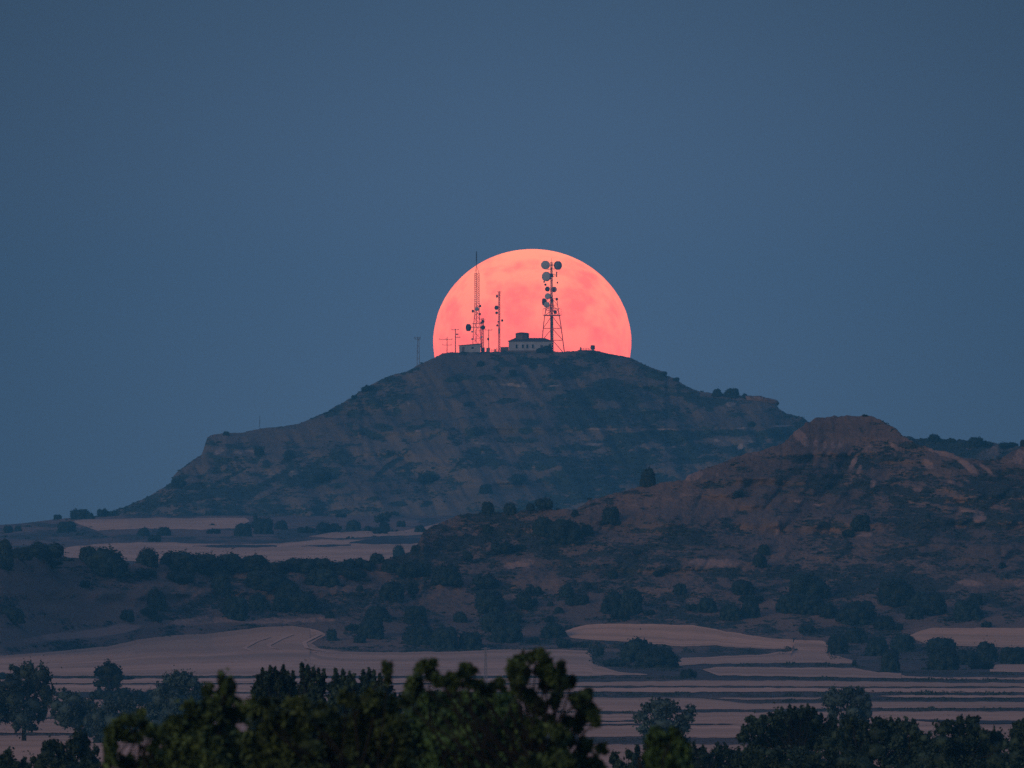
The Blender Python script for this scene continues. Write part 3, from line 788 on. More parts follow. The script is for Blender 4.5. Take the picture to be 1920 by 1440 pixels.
# pale wheel tracks that turn at the end of the left field
def track(pts, w=0.9):
    xs = [p[0] for p in pts]
    P = np.array([surf('P', np.array(float(x)), np.array(float(y))) for x, y in pts], float)
    # resample
    t = np.linspace(0, len(P) - 1, 60)
    Q = np.stack([np.interp(t, np.arange(len(P)), P[:, k]) for k in range(3)], 1)
    for _ in range(3):
        Q[1:-1] = (Q[:-2] + 2 * Q[1:-1] + Q[2:]) / 4
    T = np.gradient(Q[:, :2], axis=0)
    N = np.stack([-T[:, 1], T[:, 0]], 1)
    N /= np.linalg.norm(N, axis=1)[:, None] + 1e-9
    V = np.concatenate([np.c_[Q[:, :2] + N * w / 2, Q[:, 2] + 0.16], np.c_[Q[:, :2] - N * w / 2, Q[:, 2] + 0.16]])
    n = len(Q)
    F = [(i, n + i, n + i + 1, i + 1) for i in range(n - 1)]
    struct(link("wheel_track", mesh_np("wheel_track", V, np.array(F), M['track'])))
track([(548, 1191), (525, 1200), (502, 1212), (512, 1217), (560, 1221), (640, 1227)])
track([(505, 1196), (480, 1204), (458, 1216), (470, 1221), (520, 1223)])
track([(600, 1191), (570, 1206), (575, 1216), (620, 1224)])

# ------------------------------------------------------------------ foliage
def cards(rng, C, R, n, size, shell=0.75, up=0.0, aspect=1.7, sub=0):
    """n leaf cards spread through ellipsoid clumps C (m,3) with radii R (m,3)"""
    C, R = np.asarray(C, float), np.asarray(R, float)
    if sub:
        # sprays: every clump breaks into smaller uneven ones
        d = rng.normal(size=(len(C), sub, 3))
        d /= np.linalg.norm(d, axis=2)[..., None]
        q = rng.random((len(C), sub, 1)) ** 0.5
        Cs = C[:, None] + d * q * R[:, None] * 1.05
        Rs = R[:, None] * (0.11 + 0.22 * rng.random((len(C), sub, 1)) ** 1.5)
        Rs = Rs * np.stack([np.ones((len(C), sub)) * 0.9, np.ones((len(C), sub)) * 0.9, 1.2 + 0.9 * rng.random((len(C), sub))], -1)
        C, R = Cs.reshape(-1, 3), Rs.reshape(-1, 3)
    vol = (R[:, 0] * R[:, 2]) ** 1.0
    k = rng.choice(len(C), n, p=vol / vol.sum())
    d = rng.normal(size=(n, 3))
    d /= np.linalg.norm(d, axis=1)[:, None]
    r = shell + (1 - shell) * rng.random(n) - 0.5 * (rng.random(n) < 0.25) * rng.random(n)
    r = r * (1 + 0.12 * rng.normal(size=n))
    if sub:
        r = np.abs(rng.normal(0.0, 0.62, n)) * np.where(rng.random(n) < 0.30, 2.0, 1.0)     # soft, open sprays without a hard skin
    c = C[k] + d * r[:, None] * R[k]
    nrm = d + 0.9 * rng.normal(size=(n, 3)) + np.array([0, 0, up])
    nrm /= np.linalg.norm(nrm, axis=1)[:, None]
    a = np.cross(nrm, rng.normal(size=(n, 3)))
    a /= np.linalg.norm(a, axis=1)[:, None]
    b = np.cross(nrm, a)
    s = size * (0.6 + 0.8 * rng.random(n))[:, None]
    V = np.stack([c - a * s * aspect / 2, c + b * s / 2, c + a * s * aspect / 2, c - b * s / 2], 1).reshape(-1, 3)
    F = np.arange(4 * n).reshape(-1, 4)
    return V, F

def core(rng, C, R, f=0.8):
    """inner mass of each clump: a rough low ball"""
    Vs, Fs, o = [], [], 0
    nv, nh = 6, 9
    th = np.linspace(0, math.pi, nv + 1)[:, None]
    ph = np.linspace(0, 2 * math.pi, nh, endpoint=False)[None]
    S = np.stack([np.sin(th) * np.cos(ph), np.sin(th) * np.sin(ph), np.cos(th) * np.ones_like(ph)], -1).reshape(-1, 3)
    i, j = np.meshgrid(np.arange(nv), np.arange(nh), indexing='ij')
    F = np.stack([i * nh + j, (i + 1) * nh + j, (i + 1) * nh + (j + 1) % nh, i * nh + (j + 1) % nh], -1).reshape(-1, 4)
    for c, r in zip(C, R):
        Vs.append(np.asarray(c) + S * np.asarray(r) * f * (0.8 + 0.4 * rng.random((len(S), 1))))
        Fs.append(F + o)
        o += len(S)
    return np.concatenate(Vs), np.concatenate(Fs)

def joinm(*parts):
    Vs, Fs, o = [], [], 0
    for V, F in parts:
        Vs.append(V); Fs.append(F + o); o += len(V)
    return np.concatenate(Vs), np.concatenate(Fs)

def bush_mesh(seed, kind):
    rng = np.random.default_rng(seed)
    C, R = [], []
    if kind == 'round':
        m = 9
        for i in range(m):
            a = rng.random() * 2 * math.pi
            rr = 0.30 * math.sqrt(rng.random())
            C.append((rr * math.cos(a), rr * math.sin(a), 0.38 + 0.30 * rng.random() * (1 - rr)))
            q = 0.20 + 0.09 * rng.random()
            R.append((q, q, q * 1.15))
        for i in range(7):
            a = i / 7 * 2 * math.pi + rng.random() * .5
            C.append((0.32 * math.cos(a), 0.32 * math.sin(a), 0.22 + 0.12 * rng.random()))
            R.append((0.19, 0.19, 0.24))
        for i in range(9):
            a = i / 9 * 2 * math.pi + rng.random() * .5
            rr = rng.uniform(0.28, 0.40)
            C.append((rr * math.cos(a), rr * math.sin(a), 0.10))
            R.append((0.15, 0.15, 0.20))
            C.append((rng.uniform(-.12, .12), 0, 0.42)); R.append((0.34, 0.34, 0.36))
    elif kind == 'wide':
        for i in range(14):
            x = rng.uniform(-0.38, 0.38)
            C.append((x, rng.uniform(-.25, .25), 0.30 + 0.32 * rng.random() * (1 - abs(x))))
            q = 0.13 + 0.09 * rng.random()
            R.append((q, q, q * 2.0))
    elif kind == 'tall':
        for i in range(12):
            z = rng.random()
            rr = 0.28 * (1 - 0.6 * z)
            a = rng.random() * 6.28
            C.append((rr * math.cos(a), rr * math.sin(a), 0.2 + 0.65 * z))
            q = 0.22 - 0.08 * z
            R.append((q, q, 0.17))
    for i in range(6):          # low growth round the foot
        a = rng.random() * 6.28
        rr = rng.uniform(0.40, 0.66)
        C.append((rr * math.cos(a), rr * math.sin(a), 0.03))
        q = rng.uniform(0.05, 0.11)
        R.append((q * 1.3, q * 1.3, q))
    C, R = np.array(C), np.array(R)
    V, F = joinm(core(rng, C, R, 0.78), cards(rng, C, R, 1500, 0.05, 0.85), cards(rng, C, R * 1.06, 700, 0.045, 0.8, sub=6))
    V[:, 2] = np.maximum(V[:, 2], -0.05)
    V[:, 2] /= np.percentile(V[:, 2], 99.7)
    V[:, :2] /= 2 * np.percentile(np.abs(V[:, 0]), 98)
    return mesh_np("bush", V, F, M['bush'])
BUSH = {k: [bush_mesh(s + i * 10, k) for i in range(4)] for k, s in (('round', 100), ('wide', 200), ('tall', 300))}

# ------------------------------------------------------------------ bushes and small oaks, each one placed on its ground
# (centre x, centre y, width, height, landform, shape, label)
B = [
 # skyline at the far left
 (15, 992, 22, 15, 'S', 'wide', "low bush on the left shelf crest nearest the left picture edge"),
 (34, 990, 14, 12, 'S', 'round', "tiny bush just right of the leftmost crest bush"),
 (108, 969, 15, 10, 'S', 'round', "tiny round bush alone on the left skyline"),
 (150, 964, 38, 19, 'S', 'round', "largest dark bush on the left skyline"),
 (170, 967, 14, 12, 'S', 'round', "small bush touching the right side of the largest left skyline bush"),
 (194, 961, 27, 15, 'S', 'wide', "low wide bush on the left skyline where the hill begins"),
 (214, 961, 14, 10, 'E', 'wide', "flat bush at the foot of the hill's left skyline"),
 # upper shelf
 (125, 988, 35, 21, 'S', 'round', "squarish dark bush at the left end of the uppermost pale field"),
 (269, 996, 25, 19, 'S', 'round', "left one of two rounded bushes below the uppermost pale field"),
 (307, 996, 26, 17, 'S', 'round', "right one of two rounded bushes below the uppermost pale field"),
 (290, 1009, 24, 14, 'S', 'wide', "low bush under the gap between two rounded shelf bushes"),
 (400, 996, 24, 10, 'S', 'wide', "faint flat bush midway along the shelf under the uppermost field"),
 (455, 993, 34, 26, 'S', 'round', "broad dark bush at the right end of the uppermost pale field"),
 (480, 975, 22, 30, 'S', 'tall', "tall greyish bush behind the broad one at the uppermost field's end"),
 (494, 984, 34, 34, 'S', 'round', "big round bush right of the uppermost pale field"),
 (527, 984, 24, 18, 'S', 'round', "small round bush right of the big one by the uppermost field"),
 (613, 988, 58, 21, 'S', 'wide', "long low thicket on the shelf left of the small middle field"),
 (575, 993, 40, 12, 'S', 'wide', "thin low thicket between the big shelf bush and the long thicket"),
 (663, 984, 27, 22, 'S', 'round', "compact round bush standing over the small middle field"),
 (690, 991, 24, 10, 'S', 'wide', "low scrubby bush right of the compact round shelf bush"),
 (752, 982, 18, 12, 'S', 'wide', "small flat bush right of the forked shelf tree"),
 (712, 995, 26, 12, 'S', 'wide', "low thicket at the foot of the forked shelf tree"),
 (788, 991, 19, 14, 'S', 'round', "little round tree at the right tip of the small middle field"),
 (748, 1034, 22, 23, 'S', 'round', "square-topped bush on the pale field left of the front hill"),
 (777, 1027, 12, 10, 'F', 'round', "tiny bush at the field edge where the front hill rises"),
 (640, 966, 20, 9, 'S', 'wide', "flat bush at the hill foot above the middle shelf thicket"),
 (740, 962, 16, 8, 'E', 'wide', "dark flat bush on the hill foot above the forked tree"),
 # left ridge, big oaks by the pale field
 (6, 1030, 36, 38, 'F', 'round', "big dark oak cut by the left picture edge"),
 (78, 1030, 94, 36, 'F', 'wide', "widest dark oak clump at the left end of the ridge"),
 (38, 1036, 38, 24, 'F', 'round', "rounded oak between the left edge oak and the widest clump"),
 (8, 1058, 34, 20, 'F', 'wide', "low bush beneath the left edge oak"),
 (196, 1051, 82, 50, 'F', 'round', "massive domed oak left of the free-standing round oak"),
 (166, 1034, 38, 22, 'F', 'round', "small oak crown peeking over the massive dome's left shoulder"),
 (276, 1043, 43, 34, 'F', 'round', "free-standing round oak against the pale left field"),
 (98, 1056, 50, 16, 'F', 'wide', "low scrub below the widest left oak clump"),
 (270, 1073, 60, 18, 'F', 'wide', "low dark thicket below the free-standing round oak"),
 (335, 1047, 54, 42, 'F', 'round', "first tall oak of the long ridge row, right of the round oak"),
 (385, 1053, 48, 38, 'F', 'round', "second oak from the left in the long ridge row"),
 (430, 1052, 46, 36, 'F', 'round', "third oak from the left in the long ridge row"),
 (474, 1051, 46, 32, 'F', 'round', "fourth oak from the left in the long ridge row"),
 (520, 1062, 54, 30, 'F', 'wide', "low dense oak in the middle of the long ridge row"),
 (562, 1056, 46, 30, 'F', 'round', "oak right of the low dense one in the ridge row"),
 (600, 1059, 42, 32, 'F', 'round', "oak near the right end of the long ridge row"),
 (636, 1062, 42, 26, 'F', 'round', "oak ending the main run of the ridge row"),
 (340, 1079, 58, 26, 'F', 'wide', "thicket under the first tall oak of the ridge row"),
 (415, 1090, 34, 38, 'F', 'round', "dark bush hanging below the second and third ridge oaks"),
 (505, 1085, 66, 38, 'F', 'round', "large dark bush under the middle of the ridge row"),
 (605, 1080, 44, 34, 'F', 'round', "dark bush under the right half of the ridge row"),
 (540, 1108, 50, 40, 'F', 'round', "round bush on the slope under the large middle bush"),
 (563, 1128, 60, 38, 'F', 'round', "big round bush low on the left slope, rightmost of its cluster"),
 (525, 1132, 30, 28, 'F', 'round', "bush left of the big low round bush on the left slope"),
 (485, 1127, 38, 32, 'F', 'round', "middle bush in the low cluster above the left stubble field"),
 (442, 1136, 46, 46, 'F', 'round', "lowest and tallest bush in the cluster above the left stubble field"),
 (422, 1112, 28, 34, 'F', 'tall', "narrow bush above the lowest tall one on the left slope"),
 (293, 1123, 32, 38, 'F', 'round', "isolated dark bush in the middle of the brown left slope"),
 (277, 1146, 36, 18, 'F', 'wide', "low bush at the foot of the isolated left slope bush"),
 (238, 1152, 28, 21, 'F', 'round', "small bush left of the isolated left slope bush"),
 (160, 1094, 30, 16, 'F', 'wide', "faint bush on the upper left slope under the massive domed oak"),
 (24, 1153, 42, 26, 'F', 'round', "dark bush low on the slope at the left picture edge"),
 (296, 1161, 22, 10, 'F', 'wide', "flat bush on the grass line above the left stubble field"),
 (618, 1151, 17, 15, 'F', 'round', "lone little bush right of the low left cluster"),
 (622, 1190, 20, 22, 'F', 'round', "bush at the inner bend of the left stubble field"),
 # centre of the front hill
 (671, 1055, 42, 22, 'F', 'wide', "low oak in the hollow where the ridge row meets the pale field"),
 (707, 1046, 27, 20, 'F', 'round', "round oak against the pale field at the row's right end"),
 (732, 1061, 34, 22, 'F', 'round', "bush right of the round oak at the row's right end"),
 (660, 1075, 58, 24, 'F', 'wide', "low thicket under the right end of the ridge row"),
 (778, 1068, 66, 34, 'F', 'wide', "wide oak clump where the front hill begins to climb"),
 (838, 1073, 54, 40, 'F', 'round', "bold round oak right of the wide clump at the hill's start"),
 (735, 1108, 50, 36, 'F', 'round', "round bush with a pale patch beside it below the wide clump"),
 (774, 1104, 22, 28, 'F', 'tall', "narrow bush right of the one with the pale patch"),
 (674, 1103, 14, 11, 'F', 'round', "tiny bush left of the bush with the pale patch"),
 (877, 1043, 30, 18, 'F', 'wide', "small wide bush above the bold round oak"),
 (945, 1025, 54, 26, 'F', 'wide', "long dark bush above the bare earth triangle"),
 (976, 1025, 24, 14, 'F', 'wide', "low tail bush at the right end of the long dark bush"),
 (914, 990, 18, 15, 'F', 'round', "small bush below the two crest bushes of the front hill"),
 (915, 947, 24, 15, 'F', 'round', "left one of the two bushes on the front hill's crest"),
 (957, 953, 26, 24, 'F', 'round', "right one of the two bushes on the front hill's crest"),
 (995, 948, 16, 13, 'F', 'round', "little bush left of the sloping crest thicket"),
 (1020, 942, 46, 22, 'F', 'wide', "sloping dark thicket along the front hill's crest"),
 (1017, 983, 39, 38, 'F', 'round', "round oak left of the biggest oak on the front hill"),
 (1061, 992, 62, 48, 'F', 'round', "biggest oak on the upper slope of the front hill"),
 (1102, 993, 22, 22, 'F', 'round', "bush touching the right side of the biggest upper slope oak"),
 (1078, 961, 14, 12, 'F', 'round', "tiny bush on the crest above the biggest upper slope oak"),
 (1145, 964, 32, 31, 'F', 'round', "leaning oak just under the crest right of the biggest oak"),
 (1158, 979, 12, 10, 'F', 'round', "tiny bush at the foot of the leaning oak"),
 (1215, 890, 29, 30, 'F', 'round', "mushroom-shaped oak standing alone on the crest line below the main hill"),
 (1150, 1077, 29, 17, 'F', 'wide', "flat bush midway down the slope right of the bare earth"),
 (1230, 1075, 18, 11, 'F', 'wide', "small flat bush right of the flat midslope one"),
 (1195, 1035, 26, 8, 'F', 'wide', "thin dark bush on a ledge in the middle of the slope"),
 (912, 1089, 58, 28, 'F', 'wide', "broad low bush under the bold round oak's right side"),
 (1000, 1106, 32, 17, 'F', 'wide', "oval bush on the lower slope left of the little round one"),
 (1062, 1106, 28, 24, 'F', 'round', "neat round bush in the middle of the lower slope"),
 (1102, 1097, 15, 13, 'F', 'round', "tiny round bush up right of the neat round one"),
 (1275, 1103, 24, 20, 'F', 'round', "round bush beside the pale gully right of the lower slope"),
 (920, 1124, 60, 44, 'F', 'round', "heavy bush on the lower slope above the pylon"),
 (985, 1127, 58, 34, 'F', 'wide', "heavy low bush right of the one above the pylon"),
 (1032, 1131, 12, 10, 'F', 'round', "dot-like bush right of the heavy low bush"),
 (1090, 1123, 28, 20, 'F', 'round', "paired bush left of the block-shaped oak, upper one"),
 (1068, 1126, 16, 14, 'F', 'round', "paired bush left of the block-shaped oak, smaller one"),
 (1150, 1125, 44, 46, 'F', 'round', "left half of the block-shaped oak above the right stubble field"),
 (1184, 1127, 44, 48, 'F', 'round', "right half of the block-shaped oak above the right stubble field"),
 (1163, 1150, 40, 26, 'F', 'wide', "low bush at the foot of the block-shaped oak"),
 (1218, 1148, 26, 11, 'F', 'wide', "flat bush right of the block-shaped oak"),
 (1048, 1143, 16, 13, 'F', 'round', "little bush midway between the heavy low bush and the block-shaped oak"),
 (708, 1148, 50, 30, 'F', 'round', "upper bush of the slanting pair above the centre field"),
 (694, 1178, 44, 36, 'F', 'round', "lower bush of the slanting pair above the centre field"),
 (778, 1152, 46, 34, 'F', 'round', "greyish bush right of the slanting pair"),
 (660, 1175, 28, 16, 'F', 'wide', "flat bush left of the slanting pair"),
 (675, 1197, 22, 16, 'F', 'round', "small bush below the slanting pair near the field"),
 (786, 1188, 58, 40, 'F', 'round', "left one of three big bushes over the centre field"),
 (834, 1196, 54, 42, 'F', 'round', "middle one of three big bushes over the centre field"),
 (882, 1200, 46, 34, 'F', 'round', "right one of three big bushes over the centre field"),
 (863, 1155, 28, 22, 'F', 'round', "round bush above the three big ones over the centre field"),
 (926, 1165, 42, 36, 'F', 'round', "upper left shoulder bush of the large dark mass beside the pylon"),
 (950, 1182, 56, 44, 'F', 'round', "large dark rounded mass right of the pylon top"),
 (962, 1158, 34, 22, 'F', 'round', "bush behind the large dark mass beside the pylon"),
 (1038, 1180, 42, 30, 'F', 'round', "grey-green bush at the left tip of the right stubble field"),
 (1030, 1160, 20, 12, 'F', 'wide', "small bush above the right stubble field's left tip"),
 (1055, 1205, 40, 20, 'P', 'wide', "low grey thicket under the right stubble field's left tip"),
 (1000, 1199, 24, 14, 'F', 'wide', "flat bush between the dark mass and the grey thicket"),
 # right side of the front hill
 (1325, 1133, 40, 28, 'F', 'round', "dark bush above the right stubble field's highest point"),
 (1298, 1138, 28, 16, 'F', 'wide', "flat bush left of the one above the field's highest point"),
 (1370, 1147, 40, 30, 'F', 'round', "left one of a joined pair of bushes above the right field"),
 (1406, 1140, 40, 34, 'F', 'round', "right one of a joined pair of bushes above the right field"),
 (1393, 1099, 40, 28, 'F', 'round', "grey bush up the gully above the joined pair"),
 (1407, 1121, 40, 17, 'F', 'wide', "flat bush between the grey gully bush and the joined pair"),
 (1432, 1028, 23, 20, 'F', 'round', "upper bush at the end of the red earth bank"),
 (1425, 1050, 27, 22, 'F', 'round', "lower bush at the end of the red earth bank"),
 (1386, 925, 26, 16, 'F', 'wide', "dark bush in a hollow left of the red knoll"),
 (1613, 979, 34, 27, 'F', 'round', "rounded dark bush in the middle of the knoll's lower face"),
 (1590, 999, 26, 16, 'F', 'wide', "low bush at the lower left of the knoll face bush"),
 (1740, 967, 11, 10, 'F', 'round', "dot-like bush on the right flank of the knoll"),
 (1517, 1098, 76, 46, 'F', 'round', "big oak high on the right slope below the knoll"),
 (1482, 1128, 54, 38, 'F', 'round', "left bush of the trio under the big right slope oak"),
 (1522, 1132, 56, 36, 'F', 'round', "middle bush of the trio under the big right slope oak"),
 (1552, 1143, 40, 30, 'F', 'wide', "right bush of the trio under the big right slope oak"),
 (1606, 1148, 70, 42, 'F', 'round', "wide rounded oak on the right slope, left of the central pair"),
 (1658, 1166, 42, 28, 'F', 'round', "grey bush right of the wide rounded oak"),
 (1680, 1175, 26, 14, 'F', 'wide', "flat bush above the far right field's left tip"),
 (1684, 1108, 64, 50, 'F', 'round', "large oak high on the slope right of the big one"),
 (1715, 1146, 36, 28, 'F', 'round', "bush below the large oak on the right slope"),
 (1748, 1130, 54, 40, 'F', 'round', "rounded oak between the large one and the rightmost slope oak"),
 (1722, 1122, 32, 30, 'F', 'round', "bush filling the gap right of the large slope oak"),
 (1815, 1141, 52, 38, 'F', 'round', "rightmost oak on the slope"),
 (1830, 1122, 26, 24, 'F', 'round', "small crown behind the rightmost slope oak"),
 (1850, 1170, 26, 13, 'F', 'wide', "flat bush above the far right field"),
 (1515, 1178, 30, 16, 'F', 'wide', "low bush just above the right stubble field's tail"),
 (1880, 1060, 20, 12, 'F', 'wide', "faint flat bush on the far right of the slope"),
 (232, 1307, 92, 36, 'P', 'wide', "brownish scrub mound under the dark solid valley tree"),
 (288, 1306, 74, 26, 'P', 'wide', "scrub mound between the dark solid tree and the pale domed one"),
 (188, 1302, 44, 22, 'P', 'wide', "scrub at the left foot of the dark solid valley tree"),
 (228, 1271, 60, 9, 'P', 'wide', "flat bramble patch on the bank right of the dark solid tree"),
 (10, 1268, 60, 14, 'P', 'wide', "bramble on the bank behind the ragged valley tree at the left edge"),
 # around the right hand fields
 (1571, 1208, 40, 36, 'P', 'round', "square dark oak at the right end of the long right field"),
 (1605, 1190, 44, 30, 'F', 'round', "pale grey oak behind the square dark one"),
 (1644, 1212, 42, 36, 'P', 'round', "round oak left in the group between the two right fields"),
 (1692, 1205, 44, 34, 'P', 'round', "oak with open crown in the group between the two right fields"),
 (1670, 1225, 34, 22, 'P', 'round', "middle oak low in the group between the two right fields"),
 (1670, 1242, 34, 36, 'P', 'round', "lowest oak of the group between the two right fields"),
 (1765, 1209, 50, 30, 'P', 'round', "domed oak top at the left of the far right row"),
 (1768, 1232, 60, 48, 'P', 'round', "biggest oak of the far right row"),
 (1813, 1230, 42, 34, 'P', 'round', "flat-topped oak right of the biggest in the far right row"),
 (1850, 1222, 40, 38, 'P', 'round', "pointed oak near the right end of the far right row"),
 (1842, 1246, 50, 18, 'P', 'wide', "low brush under the pointed oak of the far right row"),
 (1905, 1227, 50, 37, 'P', 'round', "round oak at the right picture edge"),
 (1602, 1243, 12, 14, 'P', 'tall', "single little shrub on the bank between two right fields"),
 (1195, 1219, 56, 46, 'P', 'round', "upright oak on the scrub islet between the centre and right fields"),
 (1232, 1231, 72, 42, 'P', 'round', "wide oak right of the upright one on the scrub islet"),
 (1125, 1222, 24, 18, 'P', 'wide', "small bush at the left end of the scrub islet"),
 (1150, 1243, 60, 14, 'P', 'wide', "low brush at the foot of the scrub islet"),
 (1290, 1262, 40, 20, 'P', 'wide', "low brush where the banks fan out below the islet"),
 # main hill and back ridge
 (803, 896, 36, 22, 'E', 'wide', "dark oval bush on the lower middle slope of the main hill"),
 (911, 915, 21, 18, 'E', 'round', "round bush low on the main hill above the crest pair"),
 (973, 898, 36, 15, 'E', 'wide', "flat dark bush above a pale diagonal grass streak"),
 (543, 853, 18, 14, 'E', 'round', "round bush below the long left ridge of the main hill"),
 (486, 846, 18, 14, 'E', 'round', "bush under the left crag's shoulder"),
 (605, 893, 50, 18, 'E', 'wide', "largest dark thicket on the left slope of the main hill"),
 (335, 905, 30, 16, 'E', 'wide', "thicket at the notch under the left crag"),
 (901, 682, 13, 10, 'E', 'round', "small dark bush below the white shed on the summit slope"),
 (962, 699, 13, 11, 'E', 'round', "small round bush on the slope below the house"),
 (424, 812, 11, 7, 'E', 'round', "little bush on top of the left crag"),
 (665, 744, 14, 8, 'E', 'wide', "lower bush on the main hill's left skyline"),
 (690, 727, 26, 12, 'E', 'wide', "longer bush on the main hill's left skyline"),
 (1345, 736, 18, 14, 'E', 'round', "left one of two round oaks on the right skyline saddle"),
 (1371, 735, 25, 18, 'E', 'round', "right one of two round oaks on the right skyline saddle"),
 (1396, 742, 16, 9, 'E', 'wide', "low bush between the skyline oaks and the rock nose"),
 (1245, 700, 18, 9, 'E', 'wide', "bush on the right skyline of the summit cone"),
 (1268, 711, 12, 7, 'E', 'wide', "smaller bush down the right skyline of the summit cone"),
 (1409, 794, 13, 10, 'E', 'round', "round bush on the slope below the rock nose"),
 (1751, 820, 28, 15, 'R', 'round', "domed oak on the dark ridge right of the knoll"),
 (1830, 826, 26, 18, 'R', 'round', "ragged oak on the dark ridge near the right edge"),
 (1845, 830, 26, 12, 'R', 'wide', "low crown beside the ragged oak on the dark ridge"),
 (1786, 826, 16, 8, 'R', 'wide', "flat bush midway along the dark ridge"),
 (1890, 834, 40, 10, 'R', 'wide', "long low thicket at the right end of the dark ridge"),
 (1918, 829, 10, 10, 'F', 'round', "small bush on the red slope at the right picture edge"),
 (1622, 779, 16, 4, 'F', 'wide', "thin dark tuft on top of the red knoll"),
]
FIRST_BUSH = {}
rb = random.Random(5)
for n_, (cx, cy, w, h, key, kind, label) in enumerate(B):
    py = cy + h * 0.5
    if key in 'SREF':
        Yc, Dc, Zc = col_at(key, cx)
        py = max(py, float(Yc[-1]) + 0.2)
    x, d, z = hit(cx, py, key)
    me = BUSH[kind][rb.randrange(4)]
    if kind not in FIRST_BUSH:
        o = bpy.data.objects.new("evergreen_bush", me)
        FIRST_BUSH[kind] = o
    else:
        o = FIRST_BUSH[kind].copy()
        o.data = me
    COL.objects.link(o)
    o.name = "evergreen_bush"
    W, H = w * K * d, (py - (cy - h * 0.5)) * K * d
    o.location = (x, d + W * 0.15, z - 0.06 * H)
    o.rotation_euler = (0, 0, rb.random() * 6.28)
    if 'ridge' in label and 'row' in label:      # these crowns have grown into one another
        W *= 1.3
        H *= 0.94
    o.scale = (W * rb.uniform(0.92, 1.14), W * rb.uniform(0.9, 1.1), H * rb.uniform(0.94, 1.10))
    tag(o, label, "bush", "evergreen oaks and bushes on the slopes")

# ------------------------------------------------------------------ trees with trunk and crown
def tree(name, label, clumps, d, key_z, leaf, n, mat, trunk_px, bark_r, group=None, core_f=0.64, shell=0.7, aspect=1.7, seed=1, depth=0.9, limbs=True, sub=22):
    """clumps are (x, y, rx, ry) seen on the photograph; the tree stands d metres away on ground height key_z"""
    rng = np.random.default_rng(seed)
    s = K * d
    bx = (trunk_px - 960) * s
    base = np.array([bx, d, key_z])
    C, R = [], []
    xs = [c[0] for c in clumps]
    span = max(8, (max(xs) - min(xs)) * 0.5)
    mid = (max(xs) + min(xs)) / 2
    for cx, cy, rx, ry in clumps:
        p = np.array(pt(cx, cy, d)) - base
        room = math.sqrt(max(0.0, 1 - min(1, abs(cx - mid) / (span * 1.15)) ** 2))
        p[1] += rng.uniform(-1, 1) * room * span * s * depth
        C.append(p)
        R.append((rx * s, (rx + ry) / 2 * s, ry * s))
    C, R = np.array(C), np.array(R)
    o = thing(name, label, "tree", tuple(base), group)
    parts = [cards(rng, C, R, n, leaf, shell, 0.2, aspect, sub)]
    if core_f > 0:
        parts.insert(0, core(rng, C, R, core_f))
    V, F = joinm(*parts)
    link("crown", mesh_np("crown", V, F, mat), o)
    m = MB()
    top = C[np.argmax(C[:, 2])]
    zc = float(C[:, 2].min())
    fork = np.array([0, 0, max(0.25 * top[2], zc - 0.1 * top[2])])
    m.tube((0, 0, -0.3), fork, bark_r, bark_r * 0.75, 8)
    sp = np.array([top[0] * 0.6, top[1] * 0.6, fork[2] + 0.6 * (top[2] - fork[2])])
    m.tube(fork, sp, bark_r * 0.72, bark_r * 0.35, 7)
    m.tube(sp, top, bark_r * 0.35, bark_r * 0.1, 6)
    if limbs:
        for k in range(len(C)):
            q = rng.uniform(0.0, 0.9)
            a = fork + (sp - fork) * q
            if C[k][2] < a[2]:
                a = fork
            b = a + (C[k] - a) * 0.55 + rng.normal(size=3) * 0.06 * top[2] * 0.3
            m.tube(a, b, bark_r * 0.38, bark_r * 0.22, 5)
            m.tube(b, C[k], bark_r * 0.22, bark_r * 0.07, 5)
            for _ in range(1):
                e = C[k] + rng.normal(size=3) * R[k] * 0.6
                m.tube(b, e, bark_r * 0.12, bark_r * 0.04, 4)
    m.build("trunk", M['bark'], o)
    return o

def gz(px, d):
    return float(plain_z(d))

def scat(x0, x1, y0, y1, r, n, seed, ry=None):
    rg = random.Random(seed)
    return [(rg.uniform(x0, x1), rg.uniform(y0, y1), r * rg.uniform(.7, 1.25), (ry or r) * rg.uniform(.7, 1.25)) for _ in range(n)]

# forked tree on the shelf
x_, d_, z_ = hit(718, 1000, 'S')
tree("oak_tree", "tall forked oak with a bare-looking stem between the middle shelf fields", [(718, 972, 14, 10), (726, 966, 10, 8), (708, 974, 9, 8), (720, 985, 10, 9), (714, 993, 12, 7), (724, 993, 10, 7)],
     d_, z_, 0.35, 1500, M['bush'], 718, 0.35, core_f=0.75, seed=41, shell=0.8)

